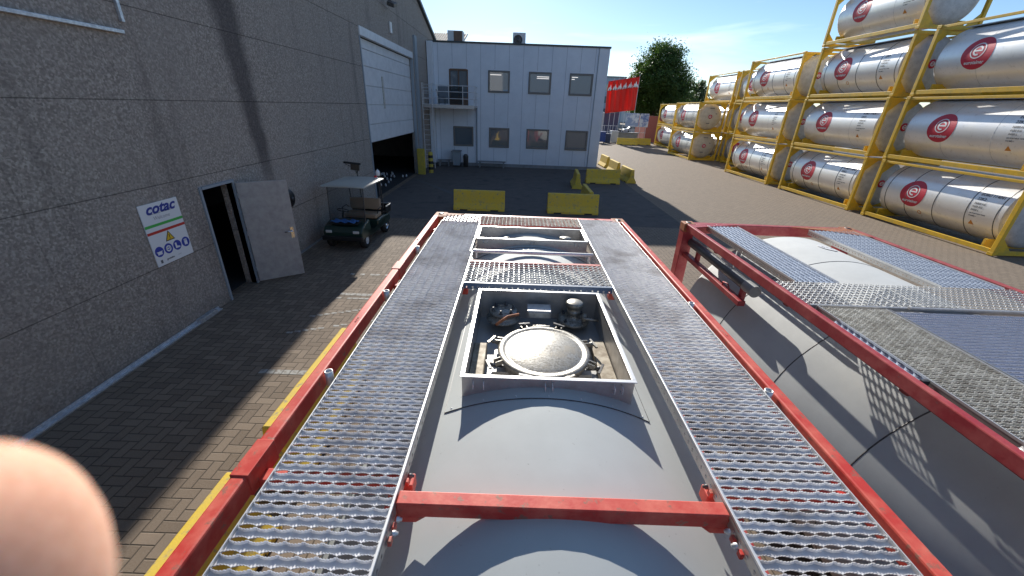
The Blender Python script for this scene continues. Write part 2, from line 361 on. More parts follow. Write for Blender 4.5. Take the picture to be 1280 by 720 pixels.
def grating(x0, x1, y0, y1, z, nx, py, a=.0074, depth=.010, swap=False, samples=12, serr=.0021, jit=0):
    """serrated safety grating: rows of lens-shaped holes with raised toothed rims and a recessed web between rows"""
    mb = MB()
    if swap: x0, x1, y0, y1 = y0, y1, x0, x1
    Lh = (x1 - x0) / nx; rows = max(1, int(round((y1 - y0) / py))); py = (y1 - y0) / rows; N = nx * samples
    pts = []
    for i in range(N + 1):
        ph = i / samples; h = a * abs(math.sin(math.pi * ph)) ** .85 + .0009
        pts.append((x0 + (x1 - x0) * i / N, h, serr * (1 if i % 2 else -1)))
    for r in range(rows):
        ya = y0 + (r + .5) * py; yb = ya + py; last = (r == rows - 1)
        prof = []
        for (x, h, s_) in pts:
            c = [(x, ya + h, z + s_), (x, ya + h + .0024, z + s_), (x, ya + h + .0045, z - depth)]
            if last: c += [(x, y1, z - depth)]
            else: c += [(x, yb - h - .0045, z - depth), (x, yb - h - .0024, z + s_), (x, yb - h, z + s_)]
            prof.append(c)
        if r == 0:
            f = [[(x, y0, z - depth), (x, ya - h - .0045, z - depth), (x, ya - h - .0024, z + s_), (x, ya - h, z + s_)] for (x, h, s_) in pts]
            m = 4; mb.add([p for c in f for p in c], [(i * m + k, (i + 1) * m + k, (i + 1) * m + k + 1, i * m + k + 1) for i in range(N) for k in range(m - 1)])
        m = len(prof[0])
        mb.add([p for c in prof for p in c], [(i * m + k, (i + 1) * m + k, (i + 1) * m + k + 1, i * m + k + 1) for i in range(N) for k in range(m - 1)])
    if swap: mb.v = [(p[1], p[0], p[2]) for p in mb.v]
    return mb
def holed_strip(x, y0, y1, z0, z1, p=.045, r=.008):
    """upright flange with a row of punched holes (plane x = const)"""
    mb = MB(); n = int((y1 - y0) / p); p = (y1 - y0) / n; zc = (z0 + z1) / 2 - .004
    for k in range(n):
        a, b = y0 + k * p, y0 + (k + 1) * p; c = (a + b) / 2
        o = [(b, zc), (b, z1), (c, z1), (a, z1), (a, zc), (a, z0), (c, z0), (b, z0)]
        vs = [(x, q[0], q[1]) for q in o] + [(x, c + r * math.cos(i * math.pi / 4), zc + r * math.sin(i * math.pi / 4)) for i in range(8)]
        mb.add(vs, [(i, (i + 1) % 8, 8 + (i + 1) % 8, 8 + i) for i in range(8)])
    return mb

# ================================================================== SETTING
g = MB().add([(-400, -160, 0), (700, -160, 0), (700, 1400, 0), (-400, 1400, 0)], [(0, 1, 2, 3)]).build('ground', pavers)
tag(g, kind='structure')
shade_paint = mat('painted_shade_paving', (.085, .075, .068), .85, 0, (2, (.4, .7), (.12, .105, .095)), (150, .5, .005), noise2=(1.3, (.56, .66), (.055, .05, .048)))
a = MB().add([(-6.0, 14.6, .004), (6.6, 14.6, .004), (6.6, 29.2, .004), (-6.0, 29.2, .004)], [(0, 1, 2, 3)]).build('painted_shade_apron', shade_paint)  # dark sheet over the pavers, with the office's shade put into its colour
tag(a, kind='structure')
palebrick = mat('worn_white_paver_paint', (.34, .335, .31), .8, 0, (14, (.45, .6), (.20, .175, .15)))
mk = MB()
for (ax, ay, bx, by, wd) in ((-4.1, 9.15, -2.2, 9.15, .10), (-3.9, 8.0, -2.3, 8.0, .11), (-3.9, 7.8, -3.0, 7.8, .07), (-4.2, 6.9, -2.6, 7.5, .06), (-4.2, 6.3, -2.7, 6.9, .06), (-4.0, 5.12, -3.0, 5.12, .11)):
    n = int(abs(bx - ax) / .125); sl_ = (by - ay)
    for k in range(n):
        x = ax + .125 * k; y = ay + sl_ * k / n
        if random.random() < .2: continue
        mk.add([(x + .006, y - wd / 2, .004), (x + .119, y - wd / 2, .004), (x + .119, y + wd / 2, .004), (x + .006, y + wd / 2, .004)], [(0, 1, 2, 3)])
tag(mk.build('lane_marking', palebrick), kind='structure')
tag(MB().add([(-1.5, 17, .008), (-.9, 17, .008), (-5.6, 23, .008), (-5.75, 23, .008)], [(0, 1, 2, 3)]).build('lane_marking', mat('faint_track', (.085, .085, .088), .8)), kind='structure')
tag(MB().box(7.2, 60, 62, 63.2, .004, .02).build('road_edge', lightg), kind='structure')

# ---- hall (gable side wall facing the yard)
WX = -6.03
def roofz(y): return 9.3 - .30 * (y - 27.2)
hall = thing('industrial_hall', (WX, 5, 0), 'large industrial hall with exposed aggregate concrete wall, filling the left side', 'hall')
mb = MB()
T = .25
doorY, doorZ = (7.54, 8.43), 2.34
gateY, gateZ = (17.15, 25.15), 6.5
Yn, Yr, Yf = -40, 5, 33.5
# wall pieces around openings
def wallpiece(y0, y1, z0, z1=None):
    if z1 is None:
        ys = [y0] + ([Yr] if y0 < Yr < y1 else []) + [y1]
        top = [(y, roofz(y) if y > Yr else roofz(Yr) - .3 * (Yr - y)) for y in reversed(ys)]
        mb.prism([(y0, z0), (y1, z0)] + top, WX - T, WX, 'x')
    else: mb.box(WX - T, WX, y0, y1, z0, z1)
wallpiece(Yn, doorY[0], 0); wallpiece(doorY[0], doorY[1], doorZ); wallpiece(doorY[1], gateY[0], 0)
wallpiece(gateY[0], gateY[1], gateZ); wallpiece(gateY[1], 29.3, 0)
wallpiece(29.3, Yf, 0)
mb.build('wall', conc, hall, True)
MB().prism([(Yn, 0), (Yf, 0), (Yf, roofz(Yf)), (Yr, roofz(Yr)), (Yn, roofz(Yr) - .3 * (Yr - Yn))], -46.2, -46, 'x').build('wall', greym, hall, True)
MB().box(-46, WX - T, Yf - .2, Yf, 0, roofz(Yf)).box(-46, WX - T, Yn, Yn + .2, 0, 2).build('side_wall', greym, hall, True)
rf = MB()
for (ya, yb, za, zb) in ((Yn - .5, Yr, roofz(Yr) - .3 * (Yr - Yn), roofz(Yr)), (Yr, Yf + .4, roofz(Yr), roofz(Yf + .4))):
    rf.prism([(ya, za + .02), (yb, zb + .02), (yb, zb + .2), (ya, za + .2)], -46.3, WX + .16, 'x')
rf.build('roof', roofedge, hall, True)
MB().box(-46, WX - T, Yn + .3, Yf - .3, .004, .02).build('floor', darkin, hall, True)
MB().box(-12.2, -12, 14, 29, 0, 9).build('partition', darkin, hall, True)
# roller gate
gate = MB()
zs = [2.38, 3.1, 3.85, 4.55, 5.25, 5.85, 6.2]
for k in range(len(zs) - 1): gate.box(WX - .20, WX - .14, gateY[0] + .02, gateY[1] - .02, zs[k] + .012, zs[k + 1] - .012)
gate.box(WX - .21, WX - .19, gateY[0] + .02, gateY[1] - .02, 2.4, 6.2)
gt = gate.build('roller_gate', shut, hall, True, bevel=.01)
MB().box(WX - .13, WX - .11, 19.8, 20.0, 3.7, 5.0).build('scuff_strip', galvdark, hall, True)
MB().box(WX - .14, WX + .05, gateY[0], gateY[1] + .1, 6.22, 6.52).build('gate_lintel', shut, hall, True, bevel=.01)
fr = MB().box(WX - .1, WX + .03, gateY[0] - .04, gateY[0] + .04, 0, 6.2).box(WX - .1, WX + .04, gateY[1] - .05, gateY[1] + .1, 0, 6.2)
fr.build('gate_frame', frameb, hall, True)
MB().box(WX + .003, WX + .12, 25.6, 26.1, 0, 7.4).build('downpipe', frameb, hall, True)
# side door
fr = MB().box(WX - .12, WX + .03, doorY[0] - .05, doorY[0], 0, doorZ + .05).box(WX - .12, WX + .03, doorY[1], doorY[1] + .05, 0, doorZ + .05).box(WX - .12, WX + .05, doorY[0], doorY[1], doorZ, doorZ + .05)
fr.build('door_frame', frameb, hall, True)
hinge = Vector((WX + .06, 8.46, 0)); leafend = Vector((-5.19, 9.03, 0))
dv = (leafend - hinge); dl = dv.length; dn = Vector((-dv.y, dv.x, 0)).normalized()
def dpt(a, h, t): q = hinge + dv.normalized() * a + dn * t; return (q.x, q.y, h)
def dbox(mb, a0, a1, z0, z1, t0, t1):
    return mb.add([dpt(a0, z0, t0), dpt(a1, z0, t0), dpt(a1, z0, t1), dpt(a0, z0, t1), dpt(a0, z1, t0), dpt(a1, z1, t0), dpt(a1, z1, t1), dpt(a0, z1, t1)],
                  [(0, 3, 2, 1), (4, 5, 6, 7), (0, 1, 5, 4), (1, 2, 6, 5), (2, 3, 7, 6), (3, 0, 4, 7)])
leafo = dbox(MB(), 0, dl, .04, 2.32, -.02, .025).build('door', doorm, hall, True, bevel=.004)
hd = MB(); dbox(hd, dl - .12, dl - .055, .98, 1.24, -.03, -.02); hd.path([dpt(dl - .085, 1.14, -.02), dpt(dl - .085, 1.14, -.07), dpt(dl - .10, 1.14, -.075), dpt(dl - .25, 1.14, -.07)], .015)
h = hd.build('handle', chrome, leafo); h.location = (0, 0, 0)
h.data.transform(Matrix.Translation(-Vector(hall.location)))
hg = MB()
for z in (.35, 1.2, 2.05): hg.cyl(dpt(0, z - .05, 0), dpt(0, z + .05, 0), .012)
hg.build('hinge', galv, leafo, xf=Matrix.Translation(-Vector(hall.location)))

# things fixed to the hall wall
e = thing('metal_frame', (WX, 5.5, 4.8), 'thin galvanised metal frame fixed high on the concrete wall above the sign', 'frame')
MB().box(WX + .002, WX + .06, 2.2, 6.92, 4.79, 4.84).box(WX + .002, WX + .05, 2.2, 2.25, 4.84, 6.4).build('lower_bar', alu, e, True, bevel=.006)
MB().box(WX + .002, WX + .05, 6.95, 7.0, 4.95, 6.4).build('upright_bar', alu, e, True, bevel=.006)
e = thing('base_rail', (WX + .06, 5, 0), 'pale metal angle strip lying along the foot of the concrete wall', 'strip')
MB().box(WX + .01, WX + .035, 2.0, 7.1, .0, .07).box(WX + .035, WX + .10, 2.0, 7.1, .0, .025).build('strip', alu, e, True, bevel=.003)
MB().box(WX + .005, WX + .11, 6.5, 6.95, .0, .085).build('end_cover', alu, e, True, bevel=.004)
o = MB().box(WX + .01, WX + .05, 8.6, 17.0, 0, .05).build('kerb_strip', greym); tag(o, 'low dark kerb strip at the wall foot behind the golf cart', 'kerb')
e = thing('convex_mirror', (WX, 10.45, 1.55), 'black round disc on the wall half hidden behind the open grey door', 'disc')
MB().lathe((WX, 10.4, 1.57), (1, 0, 0), [(0, .12), (.13, .11), (.20, .09), (.24, .05), (.245, 0), (0, 0)]).build('disc', black, e, True)
MB().lathe((WX, 10.4, 1.57), (1, 0, 0), [(.05, .125), (.05, .14), (0, .142)]).build('hub', blackm, e, True)
e = thing('wall_lamp', (WX, 21.3, 7.1), 'slim white upright light strip on the wall above the gate', 'lamp')
MB().box(WX, WX + .08, 21.2, 21.42, 6.86, 7.3).build('housing', white, e, True, bevel=.02); MB().box(WX, WX + .02, 21.17, 21.45, 6.84, 7.32).build('back_plate', greym, e, True)
e = thing('floodlight', (WX, 20.7, 8.1), 'small dark floodlight on a bracket high above the roller gate', 'lamp')
MB().obox((WX + .38, 20.6, 7.85), (.32, .42, .16), (.3, .3, 0)).build('lamp_head', blackm, e, True, bevel=.02)
MB().bar((WX, 20.7, 8.1), (WX + .38, 20.6, 7.93), .05).build('bracket', blackm, e, True)

# ---- the safety sign
sg = thing('safety_sign', (WX, 6.53, 1.82), 'white rectangular safety board reading cotac with stripes, warning triangle and blue discs', 'sign')
SY0, SY1, SZ0, SZ1 = 6.14, 6.93, 1.30, 2.34
MB().box(WX + .004, WX + .018, SY0, SY1, SZ0, SZ1).build('board', mat('sign_white', (.72, .74, .76), .4), sg, True, bevel=.003)
def sgp(u, v, d=.020): return (WX + d, SY0 + u * (SY1 - SY0), SZ0 + v * (SZ1 - SZ0))
W_, H_ = SY1 - SY0, SZ1 - SZ0
def sgpm(cu, cv, d=.020): return lambda u, v: (WX + d, SY0 + cu * W_ + u, SZ0 + cv * H_ + v)
def sgtext(s, cu, cv, size, m, name='lettering', **k):
    mb = MB(); flat2(mb, *text_verts(s, size, **k), sgpm(cu, cv)); return mb.build(name, m, sg, True)
navy = mat('navy_print', (.02, .04, .28), .5); grn = mat('green_print', (.05, .42, .07), .5); redp = mat('red_print', (.50, .03, .02), .5); yelpr = mat('yellow_print', (.75, .5, .02), .5); signblue = mat('sign_blue', (.015, .04, .35), .5)
sgtext('cotac', .5, .905, .235, navy, shear=.35, bold=.008, sx=1.15)
sgtext('cleaning & repair of tank containers', .5, .835, .030, dkprint)
sgtext('Welcome', .48, .76, .085, mat('grey_print', (.3, .31, .34), .5), shear=.1)
mb = MB(); flat2(mb, *rect2(-.5 * W_, .5 * W_, -.022, .022), sgpm(.5, .655)); mb.build('green_stripe', grn, sg, True)
mb = MB(); flat2(mb, *rect2(-.5 * W_, .5 * W_, -.022, .022), sgpm(.5, .545)); mb.build('red_stripe', redp, sg, True)
mb = MB(); flat2(mb, [(-.10, -.075), (.10, -.075), (0, .10)], [(0, 1, 2)], sgpm(.5, .425)); mb.build('triangle_border', black, sg, True)
mb = MB(); flat2(mb, [(-.075, -.060), (.075, -.060), (0, .072)], [(0, 1, 2)], sgpm(.5, .425, .022)); mb.build('triangle', yelpr, sg, True)
mb = MB(); flat2(mb, *rect2(-.008, .008, -.02, .035), sgpm(.5, .425, .024)); flat2(mb, *disc2(.009, 10, 1, cy=-.04), sgpm(.5, .425, .024)); mb.build('exclamation_mark', black, sg, True)
for k in range(4):
    cu = .14 + .243 * k
    mb = MB(); flat2(mb, *disc2(.088), sgpm(cu, .235)); mb.build('pictogram_disc', signblue, sg, True)
    mb = MB(); F = sgpm(cu, .235, .022)
    if k == 0: flat2(mb, *rect2(-.045, .045, -.052, -.006), F); flat2(mb, *rect2(-.06, .06, -.006, .006), F)
    if k == 1: flat2(mb, *disc2(.055, 20, 2, .030), F); flat2(mb, *rect2(-.05, .05, -.008, .014), F)
    if k == 2: flat2(mb, [(-.045, .05), (-.01, .05), (-.01, -.01), (.05, -.03), (.05, -.05), (-.045, -.05)], [(0, 1, 2, 5), (2, 3, 4, 5)], F)
    if k == 3:
        flat2(mb, *rect2(-.032, .032, -.05, .02), F)
        for q in range(4): flat2(mb, *rect2(-.032 + .017 * q, -.020 + .017 * q, .022, .055), F)
    mb.build('pictogram', mat('sign_white2', (.72, .74, .76), .5), sg, True)
mb = MB(); flat2(mb, *rect2(-.022, .022, -.028, .028), sgpm(.12, .07)); mb.build('emblem', dkprint, sg, True)
sgtext('groeninx', .36, .075, .045, dkprint, bold=.002); sgtext('group', .62, .08, .03, mat('grey_print', (.3, .31, .34), .5))

# small pale goods inside the gate
random.seed(3)
for k in range(46):
    x = -6.4 - random.random() * 2.2; y = 19.5 + random.random() * 5
    e = MB().lathe((0, 0, 0), (0, 0, 1), [(0, 0), (.045, 0), (.05, .03), (.045, .10), (.02, .12), (.02, .14), (0, .145)], 12).build('pale_can', lightg, loc=(x, y, .02))
    tag(e, 'small pale can on the floor just inside the dark gate opening', 'can', 'small pale cans inside the gate')

# ---- added warehouse block, unseen behind the camera, shaping the office window reflections
e = thing('warehouse', (0, -48, 0), 'added plain grey warehouse block behind the camera, out of view, put in for the office window reflections', 'warehouse')
MB().box(-28, 60, -60, -48, 0, 13).build('wall', mat('slate_cladding', (.13, .18, .24), .6), e, True)
MB().box(-28.3, 60.3, -60.3, -47.7, 13, 13.4).build('roof', roofedge, e, True)
MB().box(-9.5, -4, -47.98, -47.9, 5.0, 12).build('white_reflection_panel', lightg, e, True)  # white and blue panels added for their mirror image in the upper window
MB().box(-3.8, 0, -47.98, -47.9, 5.0, 7.5).build('blue_panel', mat('blue_panel_paint', (.05,.2,.5), .5), e, True)
# ---- office building
ob = thing('office_building', (0, 29.4, 0), 'two storey pale office block clad in upright panels closing the yard', 'building')
FY = 29.4; OX0, OX1, OZ = -6.0, 5.76, 7.58
wins = [(-2.03, -.67, 4.83, 6.05), (.65, 2.07, 4.83, 6.05), (3.35, 4.82, 4.83, 6.05), (-1.94, -.6, 1.36, 2.57), (.67, 2.15, 1.36, 2.57), (3.4, 4.87, 1.36, 2.57), (-4.42, -3.1, 1.38, 2.58)]
odoor = (-4.65, -3.4, 3.93, 6.08)
holes = wins + [odoor]
xs = sorted(set([OX0, OX1] + [q for h in holes for q in h[:2]])); zz = sorted(set([0.0, OZ] + [q for h in holes for q in h[2:]]))
mb = MB()
for i in range(len(xs) - 1):
    for j in range(len(zz) - 1):
        cx, cz = (xs[i] + xs[i + 1]) / 2, (zz[j] + zz[j + 1]) / 2
        if any(h[0] < cx < h[1] and h[2] < cz < h[3] for h in holes): continue
        mb.add([(xs[i], FY, zz[j]), (xs[i + 1], FY, zz[j]), (xs[i + 1], FY, zz[j + 1]), (xs[i], FY, zz[j + 1])], [(0, 1, 2, 3)])
for h in holes:
    for (p, q) in (((h[0], h[2]), (h[1], h[2])), ((h[1], h[2]), (h[1], h[3])), ((h[1], h[3]), (h[0], h[3])), ((h[0], h[3]), (h[0], h[2]))):
        mb.add([(p[0], FY, p[1]), (q[0], FY, q[1]), (q[0], FY + .22, q[1]), (p[0], FY + .22, p[1])], [(0, 1, 2, 3)])
mb.add([(OX1, FY, 0), (OX1, FY + 7, 0), (OX1, FY + 7, OZ), (OX1, FY, OZ)], [(0, 1, 2, 3)])
mb.add([(OX0, FY + 7, 0), (OX1, FY + 7, 0), (OX1, FY + 7, OZ), (OX0, FY + 7, OZ)], [(0, 1, 2, 3)])
mb.build('wall', facade, ob, True)
MB().box(OX0, OX1 - .05, FY + .25, FY + 6.9, OZ - .1, OZ - .02).box(OX0, OX1 - .05, FY + .25, FY + 6.9, 3.3, 3.4).build('roof', greym, ob, True)
MB().box(OX0, OX1 + .05, FY - .06, FY + .12, OZ - .02, OZ + .08).box(OX1 - .1, OX1 + .05, FY + .12, FY + 7, OZ - .02, OZ + .08).build('roof_trim', roofedge, ob, True)
pj = MB()
x = -5.35
while x < OX1:
    for (z0, z1) in ((.25, OZ - .03),):
        segs = [(z0, z1)]
        for h in holes:
            if h[0] - .08 < x < h[1] + .08:
                segs = [s for (a_, b_) in segs for s in (((a_, min(b_, h[2] - .1)), (max(a_, h[3] + .1), b_))) if s[1] - s[0] > .05]
        for (a_, b_) in segs: pj.box(x - .011, x + .011, FY - .006, FY - .002, a_, b_)
    x += .93
pj.build('panel_joints', jointd, ob, True)
MB().box(OX0, OX1, FY - .03, FY - .003, 0, .22).build('plinth', greym, ob, True)
MB().box(5.05, 5.09, FY - .05, FY - .01, .2, OZ).box(-2.86, -2.78, FY - .09, FY - .01, .1, 3.8).build('downpipe', frameb, ob, True)
for h in wins:
    fw = .07
    wf = MB().box(h[0] - .04, h[1] + .04, FY - .04, FY + .05, h[3] - fw, h[3] + .04).box(h[0] - .04, h[1] + .04, FY - .06, FY + .05, h[2] - .05, h[2] + fw).box(h[0] - .04, h[0] + fw, FY - .04, FY + .05, h[2] + fw, h[3] - fw).box(h[1] - fw, h[1] + .04, FY - .04, FY + .05, h[2] + fw, h[3] - fw)
    wo = wf.build('window', wframe, ob, True, bevel=.008)
    p = MB().box(h[0] + fw, h[1] - fw, FY + .02, FY + .03, h[2] + fw, h[3] - fw).build('pane', glass, wo); p.data.transform(Matrix.Translation(-Vector(ob.location)))
for (xa, xb, z, m_) in ((-1.93, -1.2, 5.84, 0), (1.15, 1.95, 5.82, 0), (1.15, 1.95, 5.72, 0), (3.45, 3.85, 5.86, 0), (3.45, 3.65, 5.74, 0)):
    tl = mat('lit_tube', (.8, .8, .8), .5); b_ = tl.node_tree.nodes['Principled BSDF']; b_.inputs['Emission Color'].default_value = (1, .93, .85, 1); b_.inputs['Emission Strength'].default_value = .45
    MB().box(xa, xb, FY + .010, FY + .018, z - .022, z + .022).build('tube_light', tl, ob, True)
h = odoor
wo = MB().box(h[0], h[0] + .08, FY - .03, FY + .1, h[2], h[3]).box(h[1] - .08, h[1], FY - .03, FY + .1, h[2], h[3]).box(h[0] + .08, h[1] - .08, FY - .03, FY + .1, h[3] - .08, h[3] + .03).box(-4.07, -3.99, FY - .01, FY + .1, h[2], h[3] - .08).box(h[0] + .08, h[1] - .08, FY, FY + .08, h[2], h[2] + .5).build('balcony_door', brownd, ob, True, bevel=.01)
p = MB().box(h[0] + .08, h[1] - .08, FY + .06, FY + .07, h[2] + .5, h[3] - .08).build('pane', glass, wo); p.data.transform(Matrix.Translation(-Vector(ob.location)))
BX0, BX1, BY0 = -5.98, -2.78, 27.3
bal = MB().box(BX0, BX1, BY0, FY - .01, 3.80, 3.92).box(BX0, BX1, BY0 - .04, BY0 - .002, 3.74, 3.95).build('balcony', stainless, ob, True)
rl = MB()
for z in (4.3, 4.68, 5.03): rl.cyl((BX0, BY0, z), (BX1, BY0, z), .02, 8).cyl((BX1, BY0, z), (BX1, FY, z), .02, 8)
for x in (BX0 + .02, -5.1, -4.38, -3.5, BX1): rl.cyl((x, BY0, 3.92), (x, BY0, 5.05), .022, 8)
rl.cyl((BX1, 28.4, 3.92), (BX1, 28.4, 5.05), .022, 8)
q = rl.build('railing', galv, bal); q.data.transform(Matrix.Translation(-Vector(ob.location)))
q = MB().box(-5.05, -3.52, BY0 + .01, BY0 + .02, 4.0, 4.98).build('mesh_infill', clearp, bal); q.data.transform(Matrix.Translation(-Vector(ob.location)))
ld = MB()
for x in (-5.95, -5.35): ld.cyl((x, 26.9, .1), (x, 26.9, 5.1), .025, 8)
for k in range(16): ld.cyl((-5.95, 26.9, .35 + .3 * k), (-5.35, 26.9, .35 + .3 * k), .015, 6)
ld.cyl((-5.95, 26.9, 5.1), (-5.95, 27.3, 5.1), .02, 6).cyl((-5.35, 26.9, 5.1), (-5.35, 27.3, 5.1), .02, 6).cyl((-5.35, 26.9, 3.85), (-5.35, 27.3, 3.85), .02, 6)
ld.build('ladder', galv, ob, True)
MB().box(-5.98, -5.62, 29.0, 29.38, .2, OZ).build('corner_pilaster', facade, ob, True)

e = thing('garden_chair', (-4.95, 28.2, 3.92), 'dark chair standing on the small balcony', 'chair')
MB().box(-5.2, -4.75, 27.95, 28.4, 4.33, 4.37).build('seat', blackm, e, True)
MB().obox((-5.25, 28.2, 4.62), (.025, .36, .40), (0, -.25, 0)).build('backrest', blackm, e, True)
for x in (-5.18, -4.78):
    for y in (27.98, 28.38): MB().cyl((x, y, 3.92), (x, y, 4.33), .015, 6).build('leg', blackm, e, True)
for (x0, x1, y0, z1, lab, fan) in ((-5.25, -4.15, 33.0, 8.75, 'square pale roof housing with a dark brown front, left on the office roof', False), (-.55, .32, 31.5, 8.55, 'boxy outdoor air conditioner with round fan grille, right on the office roof', True)):
    e = thing('air_conditioner' if fan else 'roof_housing', ((x0 + x1) / 2, y0, OZ), lab, 'air conditioner' if fan else 'roof housing')
    MB().box(x0, x1, y0, y0 + .5 + .4 * (not fan), OZ + (.08 if fan else 0), z1).build('casing', lightg, e, True, bevel=.02)
    if fan:
        cx = (x0 + x1) / 2 - .08; cz = (z1 + OZ) / 2 + .05
        MB().lathe((cx, y0 - .003, cz), (0, -1, 0), [(.30, 0), (.30, .02), (.27, .02), (.27, .005), (.1, .004), (.1, .03), (0, .03)], 24).build('fan_grille', blackm, e, True)
        for x in (x0 + .1, x1 - .2): MB().box(x, x + .1, y0, y0 + .5, OZ, OZ + .08).build('foot', greym, e, True)
    else:
        MB().box(x0 + .45, x1 - .05, y0 - .03, y0 - .003, OZ + .1, z1 - .04).build('front_panel', brownd, e, True)
e = thing('tiled_roof_house', (-7, 40, 0), 'building far behind the office with a corrugated pale tiled roof', 'building')
MB().box(-12, -4.9, 40, 47, 0, 8.7).build('wall', lightg, e, True)
mb = MB()
for k in range(34): mb.cyl((-12 + k * .21, 39.6, 8.75), (-12 + k * .21, 43.4, 9.95), .09, 8)
mb.build('roof', mat('pale_tiles', (.42, .36, .30), .7, 0, (5, (.4, .6), (.3, .25, .2))), e, True)

e = thing('bollard', (-5.35, 25.6, 0), 'black and yellow ringed bollard at the foot of the balcony ladder', 'bollard')
MB().lathe((-5.35, 25.6, 0), (0, 0, 1), [(.14, 0), (.14, 1.2), (.12, 1.25), (0, 1.26)], 20).build('post', yelp, e, True)
for z in (.2, .55, .9): MB().cyl((-5.35, 25.6, z), (-5.35, 25.6, z + .17), .145, 20).build('ring', black, e, True)
e = MB().box(-6.0, -5.55, 24.8, 24.98, 0, 1.5).build('gate_guard', yelp, bevel=.02); tag(e, 'upright yellow steel guard plate protecting the gate jamb', 'guard')
e = thing('wheelie_bin', (-4.15, 28.7, 0), 'blue grey wheelie bin standing against the office wall', 'bin')
MB().add([(-4.4, 28.5, .1), (-3.95, 28.5, .1), (-3.95, 29.0, .1), (-4.4, 29.0, .1), (-4.47, 28.4, 1.0), (-3.88, 28.4, 1.0), (-3.88, 29.05, 1.0), (-4.47, 29.05, 1.0)], [(0, 3, 2, 1), (4, 5, 6, 7), (0, 1, 5, 4), (1, 2, 6, 5), (2, 3, 7, 6), (3, 0, 4, 7)]).build('body', frameb, e, True, bevel=.03)
MB().box(-4.5, -3.85, 28.35, 29.1, 1.0, 1.09).build('lid', greym, e, True, bevel=.03)
for x in (-4.46, -3.95): MB().cyl((x, 28.95, .1), (x + .06, 28.95, .1), .1, 14).build('wheel', tyre, e, True)
e = MB().lathe((0, 0, 0), (0, 0, 1), [(0, 0), (.16, 0), (.18, .7), (.19, .72), (.1, .85), (0, .86)], 18).build('waste_bin', blackm, loc=(-3.55, 28.8, 0)); tag(e, 'small dark round bin right beside the wheelie bin', 'bin')
for (x0, x1, lab) in ((-5.5, -4.6, 'low dark bench against the office wall left of the bins'), (-2.7, -.75, 'long low dark bench against the office wall right of the bins')):
    e = thing('bench', ((x0 + x1) / 2, 28.9, 0), lab, 'bench', 'low benches at the office wall')
    MB().box(x0, x1, 28.65, 29.1, .38, .43).build('seat', greym, e, True, bevel=.01)
    for x in (x0 + .1, x1 - .2): MB().box(x, x + .08, 28.7, 29.05, 0, .38).build('leg', greym, e, True)

# ---- jersey barriers
def jersey_mesh(Lb):
    mb = MB(); pr = [(-.29, 0), (.29, 0), (.29, .09), (.15, .30), (.085, .78), (.07, .80), (-.07, .80), (-.085, .78), (-.15, .30), (-.29, .09)]
    return mb.prism(pr, -Lb / 2, Lb / 2, 'y')
def barrier(x, y, rz, Lb, label, group='yellow concrete barriers', name='concrete_barrier'):
    mb = jersey_mesh(Lb)
    o = mb.build(name, yelc, bevel=.015, loc=(x, y, 0)); o.rotation_euler = (0, 0, rz)
    s = MB()
    for q in (-Lb * .3, Lb * .3): s.box(-.292, .292, q - .16, q + .16, -.001, .055)
    so_ = s.build('lifting_slot', darkin, o)
    return tag(o, label, 'barrier', group)
barrier(-1.48, 16.45, R(90), 2.12, 'yellow concrete barrier standing alone behind the container end, leftmost across the yard')
barrier(2.42, 16.45, R(90), 2.12, 'yellow concrete barrier crosswise behind the right corner of the near container')
barrier(5.17, 24.1, R(90), 2.0, 'shaded yellow barrier lying crosswise in front of the office corner')
barrier(3.45, 22.85, R(-4), 2.0, 'shaded yellow barrier seen end on between the two crosswise ones, nearer the office')
barrier(3.25, 17.95, R(0), 2.0, 'shaded low yellow barrier seen end on just behind the crosswise one at the container corner')
barrier(6.93, 25.4, R(3), 2.1, 'sunlit yellow barrier nearest the camera in the row past the office corner')
barrier(6.85, 28.6, R(3), 2.1, 'sunlit yellow barrier in the middle of the row past the office corner')
barrier(6.85, 31.9, R(3), 2.0, 'sunlit yellow barrier at the far end of the row past the office corner')
barrier(-2.535, 1.49, 0, 2.2, 'yellow barrier beside the red rail, nearest the camera at the bottom edge')
barrier(-2.535, 4.20, 0, 2.09, 'yellow barrier beside the red rail, second from the bottom edge')
barrier(12.9 + 1.2, 53.9, R(88), 2.6, 'distant yellow barrier right of the blue bin')
barrier(16.3, 54.6, R(92), 2.0, 'distant yellow barrier just left of the farthest tank stack')

